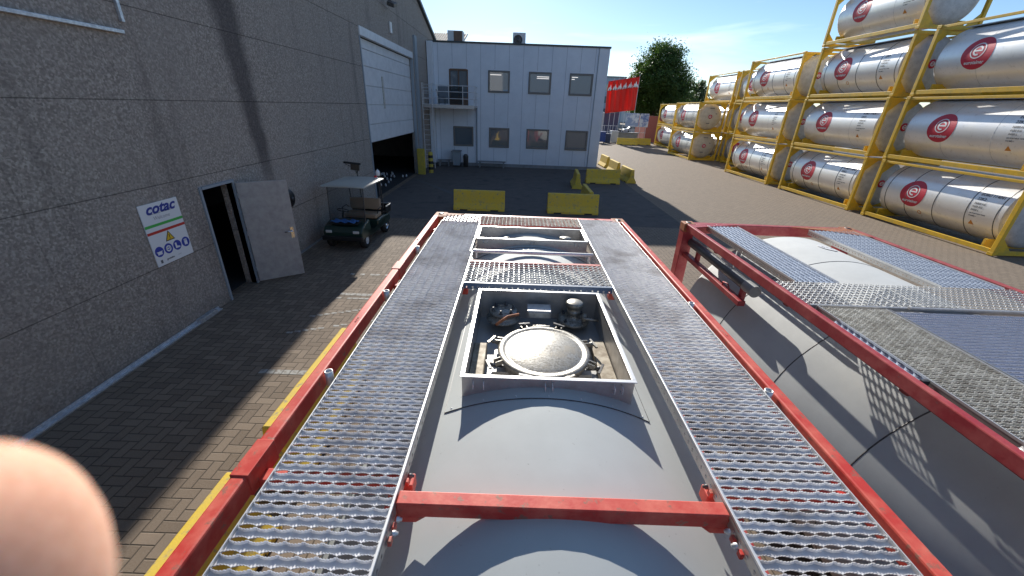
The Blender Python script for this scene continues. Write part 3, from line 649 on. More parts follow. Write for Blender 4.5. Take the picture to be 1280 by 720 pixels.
# ================================================================== NEAR TANK CONTAINERS
def shell(parent, cx, cz, r, y0, y1, m, seams=(), opening=None):
    n = 96
    lo = [(0, y0 - .35), (r * .5, y0 - .30), (r * .85, y0 - .18), (r, y0)]
    hi = [(r, y1), (r * .985, y1 + .06), (r * .93, y1 + .13), (r * .8, y1 + .22), (r * .5, y1 + .31), (0, y1 + .35)]
    ang = [2 * math.pi * i / n for i in range(n)]; gap = None
    if opening:
        ox0, ox1, oy0, oy1 = opening
        ga, gb = math.acos((ox1 - cx) / r), math.acos((ox0 - cx) / r)
        ang = sorted([a for a in ang if abs(a - ga) > .02 and abs(a - gb) > .02] + [ga, gb]); mid = [(r, oy0), (r, oy1)]
    else: mid = []
    prof = lo + mid + hi; na = len(ang); vs = [(cx + q * math.cos(a), h, cz + q * math.sin(a)) for (q, h) in prof for a in ang]; fs = []
    for k in range(len(prof) - 1):
        for i in range(na):
            if opening and k == len(lo) and ga - 1e-6 <= ang[i] < gb - 1e-6: continue
            fs.append((k * na + i, k * na + (i + 1) % na, (k + 1) * na + (i + 1) % na, (k + 1) * na + i))
    o = MB().add(vs, fs, True).build('tank_shell', m, parent, True)
    if seams:
        s = MB()
        for y in seams: s.lathe((cx, 0, cz), (0, 1, 0), [(r - .001, y - .006), (r + .0025, y - .004), (r + .0025, y + .004), (r - .001, y + .006)], n)
        s.build('seam', blackm, o, xf=Matrix.Translation(-Vector(parent.location)))
    return o
def casting(parent, x, y, z, m):
    o = MB().box(x - .081, x + .081, y - .089, y + .089, z - .118, z).build('corner_casting', m, parent, True, bevel=.012)
    s = MB().lathe((x, y, z - .002), (0, 0, 1), [(.034, 0), (.034, .004), (0, .0045)], 16)
    s.v = [(x + (p[0] - x) * 1.0, y + (p[1] - y) * 1.7, p[2]) for p in s.v]
    q = s.build('slot', black, o); q.data.transform(Matrix.Translation(-Vector(parent.location)))
    return o

bluepl2 = mat('dark_grimy_shell', (.36, .37, .38), .45, .2, (9, (.4, .65), (.44, .41, .36)), (40, .2, .002))
# ---- container the camera stands over
t1 = thing('tank_container', (.2, 2.2, 0), 'red framed grey tank container with open manhole box right below the camera', 'tank container')
ZT = 2.705; XL, XR = -1.03, 1.43; YF = 5.12; YN = -.96
shell(t1, .2, 1.45, 1.2, -.55, 4.55, tankgrey, (4.35,), (-.241, .663, 1.682, 2.748))
for (xa, xb) in ((XL, XL + .06), (XR - .06, XR)): MB().box(xa, xb, YN + .1, YF - .09, ZT - .10, ZT - .002).build('top_rail', red, t1, True, bevel=.009)
for (xa, xb) in ((XL, XL + .08), (XR - .08, XR)): MB().box(xa, xb, YN + .1, YF - .09, .12, .27).build('bottom_rail', red, t1, True, bevel=.008)
for x in (XL + .081, XR - .081):
    for y in (YN + .089, YF - .089):
        MB().box(x - .075, x + .075, y - .08, y + .08, .24, ZT - .118).build('corner_post', red, t1, True, bevel=.008)
        casting(t1, x, y, ZT, rust if y > 0 else red); casting(t1, x, y, .118, red)
for y in (YN + .06, YF - .06):
    MB().box(XL + .162, XR - .162, y - .045, y + .045, ZT - .13, ZT - .012).build('end_beam', red, t1, True, bevel=.008)
    MB().box(XL + .162, XR - .162, y - .045, y + .045, .02, .17).build('end_beam', red, t1, True, bevel=.008)
for x, s in ((XL + .162, 1), (XR - .162, -1)):
    for y, q in ((YF - .18, -1),):
        MB().prism([(x - .10 * s, y + .14), (x + .22 * s, y + .13), (x + .14 * s, y + .045), (x + .0 * s, y - .03), (x - .10 * s, y - .04)], ZT - .012, ZT - .004, 'z').build('corner_gusset', rust if s > 0 else red, t1, True)
for x in (XL + .03, XR - .03):
    wb = MB()
    for y in (.55, 2.2, 3.9):
        for q in range(9): wb.lathe((x + random.uniform(-.002, .002), y + q * .007, ZT - .003), (0, 0, 1), [(.006, 0), (.005, .003), (0, .0045)], 8)
    wb.build('weld_bead', red, t1, True)
# wooden bearers under the container
for y, w_ in ((-.6, 'near'), (4.8, 'far')):
    o = MB().box(XL - .1, XR + .1, y - .1, y + .1, 0, .0 + .018).build('support_plank', dirtsteel); tag(o, 'thin timber plank under the %s end of the red container below the camera' % w_, 'plank')
# rail patch plates
for y in (1.12, 3.2): MB().box(XL - .004, XL + .066, y - .09, y + .09, ZT - .104, ZT + .003).build('rail_splice', red, t1, True, bevel=.003)
def bracketarm(xa, xb, y): return MB().box(xa, xb, y - .03, y + .03, ZT - .13, ZT - .07)
for y in (-.5, 1.10, 2.95, 4.55):
    bracketarm(XL + .06, -.36, y).build('walkway_support', red, t1, True, bevel=.005)
    bracketarm(.80, XR - .06, y).build('walkway_support', red, t1, True, bevel=.005)
# cross beam
cb = MB().box(-.384, .810, .945, 1.0, ZT - .072, ZT - .004).box(-.43, -.384, .946, .999, ZT - .071, ZT - .03).box(.810, .87, .946, .999, ZT - .071, ZT - .03)
for (xa, s) in ((-.43, 1), (.87, -1)): cb.prism([(xa, ZT - .072), (xa + .15 * s, ZT - .072), (xa + .11 * s, ZT - .105), (xa, ZT - .105)], .946, .999, 'y')
cb.build('cross_beam', red, t1, True, bevel=.004)
# walkways
def walkway(parent, x0, x1, y0, y1, z, nx, m=galv, inner='R', swap=False, py=.043):
    gm = grating(x0 + .006, x1 - .006, y0, y1, z, nx, py, swap=swap).build('walkway_grating', m, parent, True)
    xi, xo = (x1, x0) if inner == 'R' else (x0, x1); s = 1 if inner == 'R' else -1
    MB().box(min(xi, xi - .010 * s), max(xi, xi - .010 * s), y0, y1, z - .010, z + .003).box(min(xo, xo + .004 * s), max(xo, xo + .004 * s), y0, y1, z - .016, z + .003).build('walkway_edge', galvw, parent, True, bevel=.0015)
    fl = holed_strip(xi + .0015 * s, y0, y1, z - .058, z - .010)
    fl.box(min(xi - .02 * s, xi + .001 * s), max(xi - .02 * s, xi + .001 * s), y0, y1, z - .061, z - .058)
    fl.build('walkway_flange', stainless, parent, True)
    return gm
walkway(t1, -.885, -.389, -.6, 3.62, ZT, 8); walkway(t1, -.885, -.41, 3.63, 4.72, ZT, 8)
tread = MB()
gl = grating(-.88, -.43, 4.73, 5.0, ZT, 6, .045, swap=True).build('walkway_grating', galvw, t1, True)
walkway(t1, .815, 1.325, -.6, 5.0, ZT, 8, inner='L')
# cross gratings: near walkway crossing and far end
grating(-.385, .81, 2.90, 3.36, ZT, 27, .052, a=.0205, depth=.007, samples=8).build('crosswalk_grating', galvw, t1, True)
MB().box(-.388, .812, 2.872, 2.896, ZT - .012, ZT + .002).build('crosswalk_edge', bluepl, t1, True)
holed = MB()
hs_ = holed_strip(0, -.385, .81, ZT - .05, ZT - .012); hs_.v = [(p[1], 2.872, p[2]) for p in hs_.v]; hs_.build('crosswalk_flange', bluepl, t1, True)
MB().box(-.40, .81, 3.37, 3.41, ZT - .06, ZT - .006).build('crosswalk_beam', red, t1, True, bevel=.004)
grating(-.42, .83, 4.63, 5.0, ZT, 27, .054, a=.021, depth=.007, samples=6).build('end_grating', galvdark, t1, True)
MB().cyl((-.40, 3.72, ZT - .03), (.80, 3.72, ZT - .03), .018, 12).cyl((-.37, 3.72, ZT - .03), (-.37, 3.72, ZT - .10), .015).cyl((.77, 3.72, ZT - .03), (.77, 3.72, ZT - .10), .015).build('tie_rod', galvw, t1, True)
for (x, y) in ((-.937, 1.665), (-.936, 2.65), (-.945, 3.68), (1.345, 2.636), (1.345, 1.639)):
    MB().pipe((x, y, ZT - .07), (x, y, ZT + .012), .021, .016, 16).build('railing_socket', galvw, t1, True)
# bolts and red lugs on the flanges
for (x, s) in ((-.386, 1), (.812, -1)):
    for y in (.84, .89, 1.07):
        MB().obox((x + .008 * s, y, ZT - .05), (.014, .022, .026), (0, 0, 0)).build('lug', red, t1, True, bevel=.003)
        MB().lathe((x + .02 * s, y + .022, ZT - .04), (s, 0, 0), [(.010, -.008), (.010, .002), (.006, .003), (.006, .010), (0, .010)], 8).build('bolt', blackm if y > 1 else galvw, t1, True)
# spill boxes
def spill_box(parent, x0, x1, y0, y1, zt, zb, cx, cz, r, m, floor=None):
    th = .004; mb = MB(); N = 24
    def zc(x, g_=0): return cz + math.sqrt(max(0, (r + g_) ** 2 - (x - cx) ** 2))
    for yy in (y0, y1):
        vs = []; fs = []
        for i in range(N + 1):
            x = x0 + (x1 - x0) * i / N; vs += [(x, yy - th, zb or zc(x, -.01)), (x, yy - th, zt), (x, yy + th, zt), (x, yy + th, zb or zc(x, -.01))]
        for i in range(N):
            for k in range(4): fs.append((4 * i + k, 4 * i + 4 + k, 4 * i + 4 + (k + 1) % 4, 4 * i + (k + 1) % 4))
        mb.add(vs, fs)
    for xx in (x0, x1): mb.box(xx - th, xx + th, y0 + th, y1 - th, zb or (zc(xx) - .02), zt)
    o = mb.build('spill_box', m, parent, True)
    lip = MB().box(x0 - .012, x1 + .012, y0 - .012, y0 + .012, zt, zt + .006).box(x0 - .012, x1 + .012, y1 - .012, y1 + .012, zt, zt + .006).box(x0 - .012, x0 + .012, y0 + .012, y1 - .012, zt, zt + .006).box(x1 - .012, x1 + .012, y0 + .012, y1 - .012, zt, zt + .006)
    q = lip.build('rim', galvw, o, bevel=.002); q.data.transform(Matrix.Translation(-Vector(parent.location)))
    # flashing plate that hugs the shell around the box
    ex = .085; fl = MB(); ys = (y0 - .09, y1 + .09); vs = []; fs = []
    for i in range(N + 1):
        x = x0 - ex + (x1 - x0 + 2 * ex) * i / N; vs += [(x, ys[0], zc(x, .003)), (x, ys[1], zc(x, .003))]
    fl.add([(p[0], p[1] if k % 2 == 0 else y0 - .004, p[2]) for k, p in enumerate(vs)], [(2 * i, 2 * i + 2, 2 * i + 3, 2 * i + 1) for i in range(N)], True)
    fl.add([(p[0], p[1] if k % 2 else y1 + .004, p[2]) for k, p in enumerate(vs)], [(2 * i, 2 * i + 2, 2 * i + 3, 2 * i + 1) for i in range(N)], True)
    for (xa, xb) in ((x0 - ex, x0 - .004), (x1 + .004, x1 + ex)):
        vv = [(xa + (xb - xa) * i / 4, yy, zc(xa + (xb - xa) * i / 4, .003)) for i in range(5) for yy in (y0 - .004, y1 + .004)]
        fl.add(vv, [(2 * i, 2 * i + 2, 2 * i + 3, 2 * i + 1) for i in range(4)], True)
    q = fl.build('flashing', m if m is not stainless else tankgrey, o); q.data.transform(Matrix.Translation(-Vector(parent.location)))
    ed = MB(); ed.path([(x0 - ex + (x1 - x0 + 2 * ex) * i / N, ys[0], zc(x0 - ex + (x1 - x0 + 2 * ex) * i / N, .003)) for i in range(N + 1)], .0022, 6)
    for xx in (x0 - ex, x1 + ex): ed.bar((xx, ys[0], zc(xx, .003)), (xx, ys[1], zc(xx, .003)), .003)
    q = ed.build('flashing_edge', blackm, o); q.data.transform(Matrix.Translation(-Vector(parent.location)))
    rv = MB()
    for i in range(7):
        x = x0 - ex * .6 + (x1 - x0 + ex * 1.2) * i / 6; z = zc(x, .003); rv.lathe((x, ys[0] + .02, z), (x - cx, 0, z - cz), [(.005, 0), (.004, .003), (0, .004)], 8)
    q = rv.build('rivet', galvw, o); q.data.transform(Matrix.Translation(-Vector(parent.location)))
    return o, zc
sbx, zc = spill_box(t1, -.242, .664, 1.68, 2.75, ZT, 2.46, .2, 1.45, 1.2, stainless)
off1 = Matrix.Translation(-Vector(t1.location))
def sub(mb, name, m, par, bevel=0):
    return mb.build(name, m, par, bevel=bevel, xf=off1)
for x in (-.183, -.128, .194, .232, .557, .599):
    z = ZT - .018
    sub(MB().path([(x, 1.676, z), (x, 1.65, z), (x, 1.642, z - .006), (x, 1.642, z - .034), (x, 1.65, z - .04), (x, 1.676, z - .04)], .0035, 8), 'eyelet', galvw, sbx)
sub(MB().box(-.238, .660, 1.684, 2.746, 2.46, 2.475), 'box_floor', bluepl2, sbx)
sub(MB().box(-.236, -.15, 1.69, 2.25, 2.476, 2.55).box(.56, .656, 1.69, 2.36, 2.476, 2.53), 'drip_tray', dirtsteel, sbx, .006)
zo = -.072; yo = .10
n_before = set(bpy.data.objects)
# manhole
mx_, my_ = .218, 2.00
mh = MB().lathe((mx_, my_, 2.60), (0, 0, 1), [(.262, 0), (.262, .048), (.280, .05), (.280, .062), (.22, .063)], 64).build('manhole', castst, t1, True)
sub(MB().lathe((mx_, my_, 2.664), (0, 0, 1), [(.290, 0), (.292, .012), (.284, .020), (.255, .022), (.247, .014), (.235, .018), (.20, .026), (.1, .042), (0, .048)], 72), 'lid', castst, mh)
for k in range(8):
    an = 2 * math.pi * (k + .5) / 8; c, s = math.cos(an), math.sin(an); P = lambda r_, z, t=0: (mx_ + c * r_ - s * t, my_ + s * r_ + c * t, z)
    lug = MB()
    for t in (-.018, .018): lug.bar(P(.270, 2.668, t), P(.330, 2.658, t), .010, .030)
    sub(lug, 'clamp_lug', castst, mh, .002)
    b = MB().cyl(P(.315, 2.58), P(.316, 2.69), .008, 10)
    b.bar(P(.316, 2.692, -.04), P(.316, 2.700, .04), .014, .010); b.cyl(P(.316, 2.68), P(.316, 2.698), .016, 6)
    if k in (0, 3, 4, 7): b = MB().cyl(P(.28, 2.62), P(.37, 2.650), .008, 10).bar(P(.365, 2.650, -.05), P(.37, 2.655, .045), .014, .012).cyl(P(.345, 2.645), P(.36, 2.65), .017, 6)
    sub(b, 'swing_bolt', blackm if k % 3 else castst, mh)
sub(MB().box(mx_ - .035, mx_ + .035, my_ + .25, my_ + .33, 2.625, 2.672).cyl((mx_ - .06, my_ + .31, 2.665), (mx_ + .06, my_ + .31, 2.665), .012, 10), 'hinge', castst, mh, .003)
# flanged pads and valves
v = MB().lathe((-.055, 2.50, 2.575), (0, 0, 1), [(.125, 0), (.128, .014), (.10, .022), (.10, .052), (.105, .058), (.10, .070), (0, .072)], 40).build('blind_flange', castst, t1, True)
for k in range(6):
    an = k * math.pi / 3 + .3; sub(MB().lathe((-.055 + .078 * math.cos(an), 2.50 + .078 * math.sin(an), 2.645), (0, 0, 1), [(.014, 0), (.014, .010), (.009, .011), (.009, .030), (0, .030)], 6), 'bolt', blackm, v)
v = MB().lathe((.475, 2.53, 2.56), (0, 0, 1), [(.12, 0), (.12, .020), (.08, .024), (.05, .030), (.048, .072), (.052, .075), (.052, .088), (.046, .090), (.046, .12), (.062, .124), (.064, .150), (.055, .158), (0, .160)], 36).build('relief_valve', castst, t1, True)
sub(MB().path([(.50, 2.47, 2.62), (.54, 2.44, 2.63), (.60, 2.42, 2.628), (.64, 2.43, 2.62)], .009, 8).lathe((.545, 2.46, 2.60), (0, 0, 1), [(.02, 0), (.02, .05), (0, .055)], 12), 'lever', castst, v)
for k in range(4):
    an = k * math.pi / 2 + .8; sub(MB().lathe((.475 + .095 * math.cos(an), 2.53 + .095 * math.sin(an), 2.58), (0, 0, 1), [(.013, 0), (.013, .012), (.008, .013), (.008, .026), (0, .026)], 6), 'bolt', blackm, v)
pl = MB().box(.12, .30, 2.46, 2.58, 2.605, 2.665).build('data_plate_box', stainless, t1, True, bevel=.006)
sub(MB().box(.135, .285, 2.452, 2.459, 2.612, 2.655), 'plate', galvdark, pl)
sub(MB().path([(-.10, 2.30, 2.63), (-.02, 2.38, 2.655), (.06, 2.42, 2.655)], .010, 8), 'locking_bar', rust, pl)
for q in set(bpy.data.objects) - n_before:
    root_ = q if q.parent == t1 else q.parent
    up_ = .045 if root_.name.split('.')[0] in ('blind_flange', 'relief_valve', 'data_plate_box') else 0
    q.data.transform(Matrix.Translation((0, yo, zo + up_)))
MB().box(-.1, .52, 2.0, 2.25, 2.475, 2.50).build('manhole_pad', bluepl2, t1, True)
# far spill box
sb2, zc2 = spill_box(t1, -.385, .79, 4.05, 4.50, ZT, 0, .2, 1.45, 1.2, stainless)
for x in (-.32, -.28, .19, .23, .66, .70): sub(MB().path([(x, 4.046, ZT - .02), (x, 4.02, ZT - .025), (x, 4.02, ZT - .05), (x, 4.046, ZT - .055)], .0035, 6), 'eyelet', galvw, sb2)
v = MB().lathe((.58, 4.25, 2.56), (0, 0, 1), [(.09, 0), (.09, .03), (.05, .035), (.05, .09), (.065, .095), (.065, .12), (0, .125)], 24).build('air_valve', castst, t1, True)
v = MB().lathe((-.08, 4.28, 2.58), (0, 0, 1), [(.07, 0), (.07, .04), (.035, .045), (.035, .07), (0, .075)], 24).build('vent_cap', castst, t1, True)
sub(MB().lathe((-.08, 4.28, 2.62), (0, 0, 1), [(.075, 0), (.075, .01), (0, .01)], 8), 'nut', blackm, v)
mb = MB(); flat2(mb, *text_verts('114-2', .10), lambda u, v_: (.2 + u, 3.87 + v_, zc(.2 + u, .002))); mb.build('chalk_marks', dkprint, t1, True)

# ---- the second red container, to the right
t2 = thing('tank_container', (3.62, 2.4, 0), 'wine red framed grey tank container standing to the right, with covered walkway plates', 'tank container')
Z2 = 2.58; XL2, XR2 = 2.41, 4.85; YF2 = 5.62; YN2 = -.45
off2 = Matrix.Translation(-Vector(t2.location))
shell(t2, 3.68, 1.34, 1.22, -.1, 5.05, tankgrey2, (.55, 2.1, 3.05, 4.15))
for (xa, xb) in ((XL2 + .03, XL2 + .085), (XR2 - .06, XR2)): MB().box(xa, xb, YN2 + .1, YF2 - .09, Z2 - .10, Z2 - .002).build('top_rail', darkred, t2, True, bevel=.009)
for (xa, xb) in ((XL2, XL2 + .08), (XR2 - .08, XR2)): MB().box(xa, xb, YN2 + .1, YF2 - .09, .0, .15).build('bottom_rail', darkred, t2, True, bevel=.008)
for x in (XL2 + .081, XR2 - .081):
    for y in (YN2 + .089, YF2 - .089):
        MB().box(x - .075, x + .075, y - .08, y + .08, .118, Z2 - .118).build('corner_post', darkred, t2, True, bevel=.008)
        casting(t2, x, y, Z2, rust if y > 0 else darkred); casting(t2, x, y, .118, darkred)
for y in (YN2 + .06, YF2 - .06):
    MB().box(XL2 + .162, XR2 - .162, y - .045, y + .045, Z2 - .15, Z2 - .012).build('end_beam', darkred, t2, True, bevel=.008)
MB().prism([(XR2 - .06, YF2 - .09), (XR2 - .9, YF2 - .12), (XR2 - .55, YF2 - .22), (XR2 - .06, YF2 - .50)], Z2 - .012, Z2 - .003, 'z').build('corner_gusset', rust, t2, True)
MB().prism([(XL2 + .06, YF2 - .09), (XL2 + .75, YF2 - .12), (XL2 + .5, YF2 - .20), (XL2 + .06, YF2 - .34)], Z2 - .012, Z2 - .003, 'z').build('corner_gusset', darkred, t2, True)
MB().bar((XL2 + .12, YF2 - .12, .25), (XL2 + .7, YF2 - .12, 1.1), .07, .1).build('end_brace', darkred, t2, True)
def gpiece(x0, x1, y0, y1, nx, py, swap, name, m, a=.009, samples=8, depth=.012): return grating(x0, x1, y0, y1, Z2, nx, py, a=a, swap=swap, samples=samples, depth=depth).build(name, m, t2, True)
ribbed = mat('blue_tinted_ribbed_alloy', (.42, .48, .58), .5, .35, (20, (.4, .7), (.34, .40, .50)))  # blue tint is set in the base colour
def ribwalk(x0, x1, y0, y1):
    gpiece(x0 + .005, x1 - .005, y0, y1, int((y1 - y0) / .13), .052, True, 'walkway_grating', ribbed, a=.003, depth=.010)
    MB().box(x0 - .005, x0 + .004, y0, y1, Z2 - .016, Z2 + .004).box(x1 - .004, x1 + .005, y0, y1, Z2 - .016, Z2 + .004).build('walkway_edge', galvw, t2, True)
    fl = holed_strip(x0 - .003, y0, y1, Z2 - .065, Z2 - .014); fl.box(x0 - .003, x0 + .02, y0, y1, Z2 - .069, Z2 - .066); fl.build('walkway_flange', stainless, t2, True)
ribwalk(2.70, 3.12, 3.48, 5.40); ribwalk(4.10, 4.70, 3.48, 5.36)
gpiece(2.50, 4.76, 2.98, 3.46, 44, .056, False, 'crosswalk_grating', galvw, a=.022, samples=8, depth=.007)
MB().box(2.50, 4.76, 2.955, 2.975, Z2 - .03, Z2 + .003).box(3.3, 4.3, 2.93, 2.953, Z2, Z2 + .02).build('crosswalk_edge', stainless, t2, True)
gpiece(2.555, 3.10, -.2, 2.93, 10, .040, False, 'walkway_grating', galvdark)
MB().box(2.548, 2.554, -.2, 2.95, Z2 - .012, Z2 + .004).box(3.101, 3.107, -.2, 2.93, Z2 - .016, Z2 + .004).build('walkway_edge', galvw, t2, True)
fl = holed_strip(2.550, -.2, 2.95, Z2 - .07, Z2 - .012, .055, .009); fl.box(2.551, 2.575, -.2, 2.95, Z2 - .073, Z2 - .0701); fl.build('walkway_flange', stainless, t2, True)
plate = mat('lilac_grey_tread_plate', (.50, .50, .56), .4, .6, (18, (.4, .7), (.42, .42, .47)))
gpiece(3.135, 4.40, -.2, 2.90, 24, .042, False, 'cover_plate', plate, a=.0045, samples=6, depth=.006)
MB().box(3.125, 3.133, -.2, 2.92, Z2 - .03, Z2 + .003).box(4.402, 4.41, -.2, 2.92, Z2 - .03, Z2 + .003).build('cover_hinge', stainless, t2, True)
gpiece(2.50, 2.545, 1.98, 2.70, 12, .035, True, 'step_grating', ribbed, a=.008)
MB().box(2.50, 2.545, 1.955, 1.975, Z2 - .03, Z2).build('step_edge', blackm, t2, True)
gpiece(2.50, 2.545, -.2, 1.46, 24, .035, True, 'step_grating', galvw, a=.009)
for y in (-.0, 1.0, 2.0, 3.2, 4.6):
    MB().box(XL2 + .06, 2.58, y - .03, y + .03, Z2 - .13, Z2 - .075).build('walkway_support', darkred, t2, True, bevel=.004)
# document tube and its tray
tb = MB().cyl((2.565, 3.95, 2.31), (2.565, 5.45, 2.31), .060, 28).build('document_tube', mat('grey_tube', (.085, .09, .095), .4), t2, True)
q = MB().cyl((2.565, 3.78, 2.31), (2.565, 3.95, 2.31), .064, 28).build('tube_cap', mat('pale_cap', (.30, .30, .29), .5), tb); q.data.transform(off2)
MB().box(2.47, 2.55, 3.86, 5.45, 2.10, 2.16).build('tube_tray', darkred, t2, True, bevel=.006)
for y in (4.0, 5.2): MB().box(2.552, 2.60, y - .03, y + .03, 2.12, 2.25).build('tray_hanger', darkred, t2, True)
MB().path([(2.50, 4.30, 2.16), (2.50, 4.30, 2.20), (2.50, 4.20, 2.22), (2.50, 4.15, 2.19), (2.50, 4.15, 2.16)], .008, 8).build('hook', darkred, t2, True)
mb = MB(); N = 30
def zc3(x, g_=0): return 1.34 + math.sqrt((1.22 + g_) ** 2 - (x - 3.68) ** 2)
mb = MB(); flat2(mb, *disc2(.105, 28, 4), lambda u, v_: (3.86 + u, 4.66 + v_, zc3(3.86 + u, .006))); st_ = mb.build('round_sticker', white, t2, True)
mb = MB(); flat2(mb, *text_verts('6 1 4', .07), lambda u, v_: (3.86 + u, 4.66 + v_, zc3(3.86 + u, .009))); q = mb.build('lettering', dkprint, st_); q.data.transform(off2)

# ================================================================== STACKED TANK CONTAINERS (long side faces -X, towards the yard)
CL, CH, CW = 5.55, 2.44, 2.44
def cyl_map(y_c, R_=1.10, cz=1.27, v0=0):   # u to the right as seen from -X, v upwards along the shell
    return lambda u, v: (1.22 - R_ * math.cos((v + v0) / R_), y_c - u, cz + R_ * math.sin((v + v0) / R_))
def stack_tank(kind):
    """kind 0: banded cladding, dark end; 1: plain cladding; local origin = near lower corner on the yard side"""
    e = thing('stacked_tank_container', (0, 0, 0), 'x', 'tank container', 'yellow framed tank containers stacked along the yard')
    Rr, cz = 1.08, 1.27
    mb = MB().lathe((1.22, 0, cz), (0, 1, 0), [(Rr, .42), (Rr, CL - .42)], 64)
    sh = mb.build('cladding', cladd if kind != 2 else clad_dull, e)
    hm = headg if kind != 2 else headcream
    for (ya, d) in ((.42, -1), (CL - .42, 1)):
        MB().lathe((1.22, ya, cz), (0, d, 0), [(Rr, 0), (Rr * .99, .05), (Rr * .93, .13), (Rr * .78, .21), (Rr * .45, .28), (0, .30)], 48).build('tank_end', hm, e)
    if kind != 1:
        bd = MB()
        for y in (.60, 1.55, 2.75, 3.95, 4.9): bd.lathe((1.22, 0, cz), (0, 1, 0), [(Rr, y - .016), (Rr + .006, y - .014), (Rr + .006, y + .014), (Rr, y + .016)], 48)
        bd.build('cladding_band', band, e)
    else:
        bd = MB()
        for y in (1.85, 3.6): bd.lathe((1.22, 0, cz), (0, 1, 0), [(Rr, y - .007), (Rr + .003, y - .005), (Rr + .003, y + .005), (Rr, y + .007)], 48)
        bd.build('cladding_seam', headg, e)
    # frame
    for x in (.06, CW - .06):
        for y in (.07, CL - .07): MB().box(x - .06, x + .06, y - .07, y + .07, .1, CH - .1).build('corner_post', yelf, e, bevel=.01)
        for y in (.09, CL - .09):
            for z in (.06, CH - .06): MB().box(x - .065, x + .065, y - .09, y + .09, z - .055, z + .055).build('corner_casting', yelf, e, bevel=.01)
    for x in (.05, CW - .05):
        MB().box(x - .04, x + .04, .16, CL - .16, .06, .21).build('bottom_rail', yelf, e, bevel=.008)
        MB().box(x - .03, x + .03, .16, CL - .16, CH - .12, CH - .03).build('top_rail', yelf, e, bevel=.008)
    for y in (.07, CL - .07):
        MB().box(.12, CW - .12, y - .05, y + .05, .02, .16).build('end_beam', yelf, e, bevel=.008)
        MB().box(.12, CW - .12, y - .05, y + .05, CH - .15, CH - .03).build('end_beam', yelf, e, bevel=.008)
        g_ = MB()
        for (sx, sz) in ((1, 1), (1, -1), (-1, 1), (-1, -1)):
            cx_, cz_ = 1.22 + sx * 1.10, CH / 2 + sz * 1.09
            g_.prism([(cx_, cz_), (cx_ - sx * .50, cz_), (cx_ - sx * .42, cz_ - sz * .07), (cx_ - sx * .07, cz_ - sz * .42), (cx_, cz_ - sz * .50)], y - .02, y + .02, 'y')
        g_.build('corner_gusset', yelf, e)
    # saddle between tank and bottom rails, ladder and walkway on top
    MB().box(.2, 2.24, .55, .62, .12, .42).box(.2, 2.24, CL - .62, CL - .55, .12, .42).build('saddle', yelf, e)
    tw = MB().box(.75, 1.25, .35, CL - .35, CH - .10, CH - .075)
    tw.build('top_walkway', galv, e)
    # decals
    R1 = Rr + .004; yc = 3.72
    F = cyl_map(yc, R1, cz, .06)
    mb = MB(); flat2(mb, *disc2(.52, 40, 10), F); d_ = mb.build('round_logo', discred, e)
    F = cyl_map(yc, R1 + .004, cz, .06); mb = MB()
    flat2(mb, *disc2(.25, 32, 1, .215, cy=.08), F)
    vs, fs = disc2(.155, 32, 1, .105, cy=.08); n = 32
    fs = [f for f in fs if not (26 <= f[0] % n <= 30)]; flat2(mb, vs, fs, F)
    flat2(mb, *rect2(-.13, .15, .055, .10, 3, 2), F)
    flat2(mb, *text_verts('eurotainer', .155, bold=.004), lambda u, v: F(u, v - .29)); mb.build('logo_emblem', white, d_)
    F = cyl_map(0, R1, cz, 0); mb = MB()
    def T(s_, u, v, size): flat2(mb, *text_verts(s_, size, bold=.002, align='LEFT'), lambda a_, b_: cyl_map(u, R1 + (.003), cz, 0)(a_, b_ + v))
    T('EURU 114041 1', 1.42, .52, .13); T('22K2', 1.42, .36, .13); T('36000 KG', 1.42, .20, .09); T('4150 KG', 1.42, .09, .09); T('26000 L', 1.42, -.02, .08); T('UN PORTABLE TANK', 1.42, -.14, .055); T('T14 IMO 1', 1.42, -.23, .055)
    mb.build('marking', dkprint, e)
    mb = MB(); F = cyl_map(1.3, R1, cz, -.48); flat2(mb, [(-.10, -.07), (.10, -.07), (0, .10)], [(0, 1, 2)], F); mb.build('hazard_triangle', orange, e)
    if kind == 0 or kind == 2:
        mb = MB()
        for q in range(3):
            F = cyl_map(2.55 - q * .3, R1, cz, -.30); flat2(mb, [(-.11, 0), (0, -.11), (.11, 0), (0, .11)], [(0, 1, 2, 3)], F)
        if kind == 2: mb.build('hazard_diamond', lightg, e)
        mb = MB(); flat2(mb, *disc2(.085, 20, 1, .06), cyl_map(3.28, R1, cz, -.62)); mb.build('small_ring_mark', orange, e)
    # end face markings
    yE = .118
    mb = MB(); mb.lathe((1.22, yE, cz), (0, -1, 0), [(.17, 0), (.17, .004), (0, .004)], 28); q = mb.build('end_logo', discred, e)
    mb = MB(); flat2(mb, *disc2(.09, 20, 1, .06), lambda u, v: (1.22 + u, yE - .008, cz + v)); flat2(mb, *rect2(-.06, .06, -.015, .012), lambda u, v: (1.22 + u, yE - .008, cz + v)); mb.build('end_emblem', white, q)
    if kind == 2:
        mb = MB()
        for (u, v, a_) in ((.05, .70, .20), (.5, .25, .05), (-.1, -.55, .14)): mb.box(1.22 + u - a_, 1.22 + u + a_, .12, .22, cz + v - .03, cz + v + .03)
        mb.build('end_label', dkprint, e)
    return e
protos = {k: stack_tank(k) for k in (0, 1, 2)}
usedp = set()
SX = 15.93
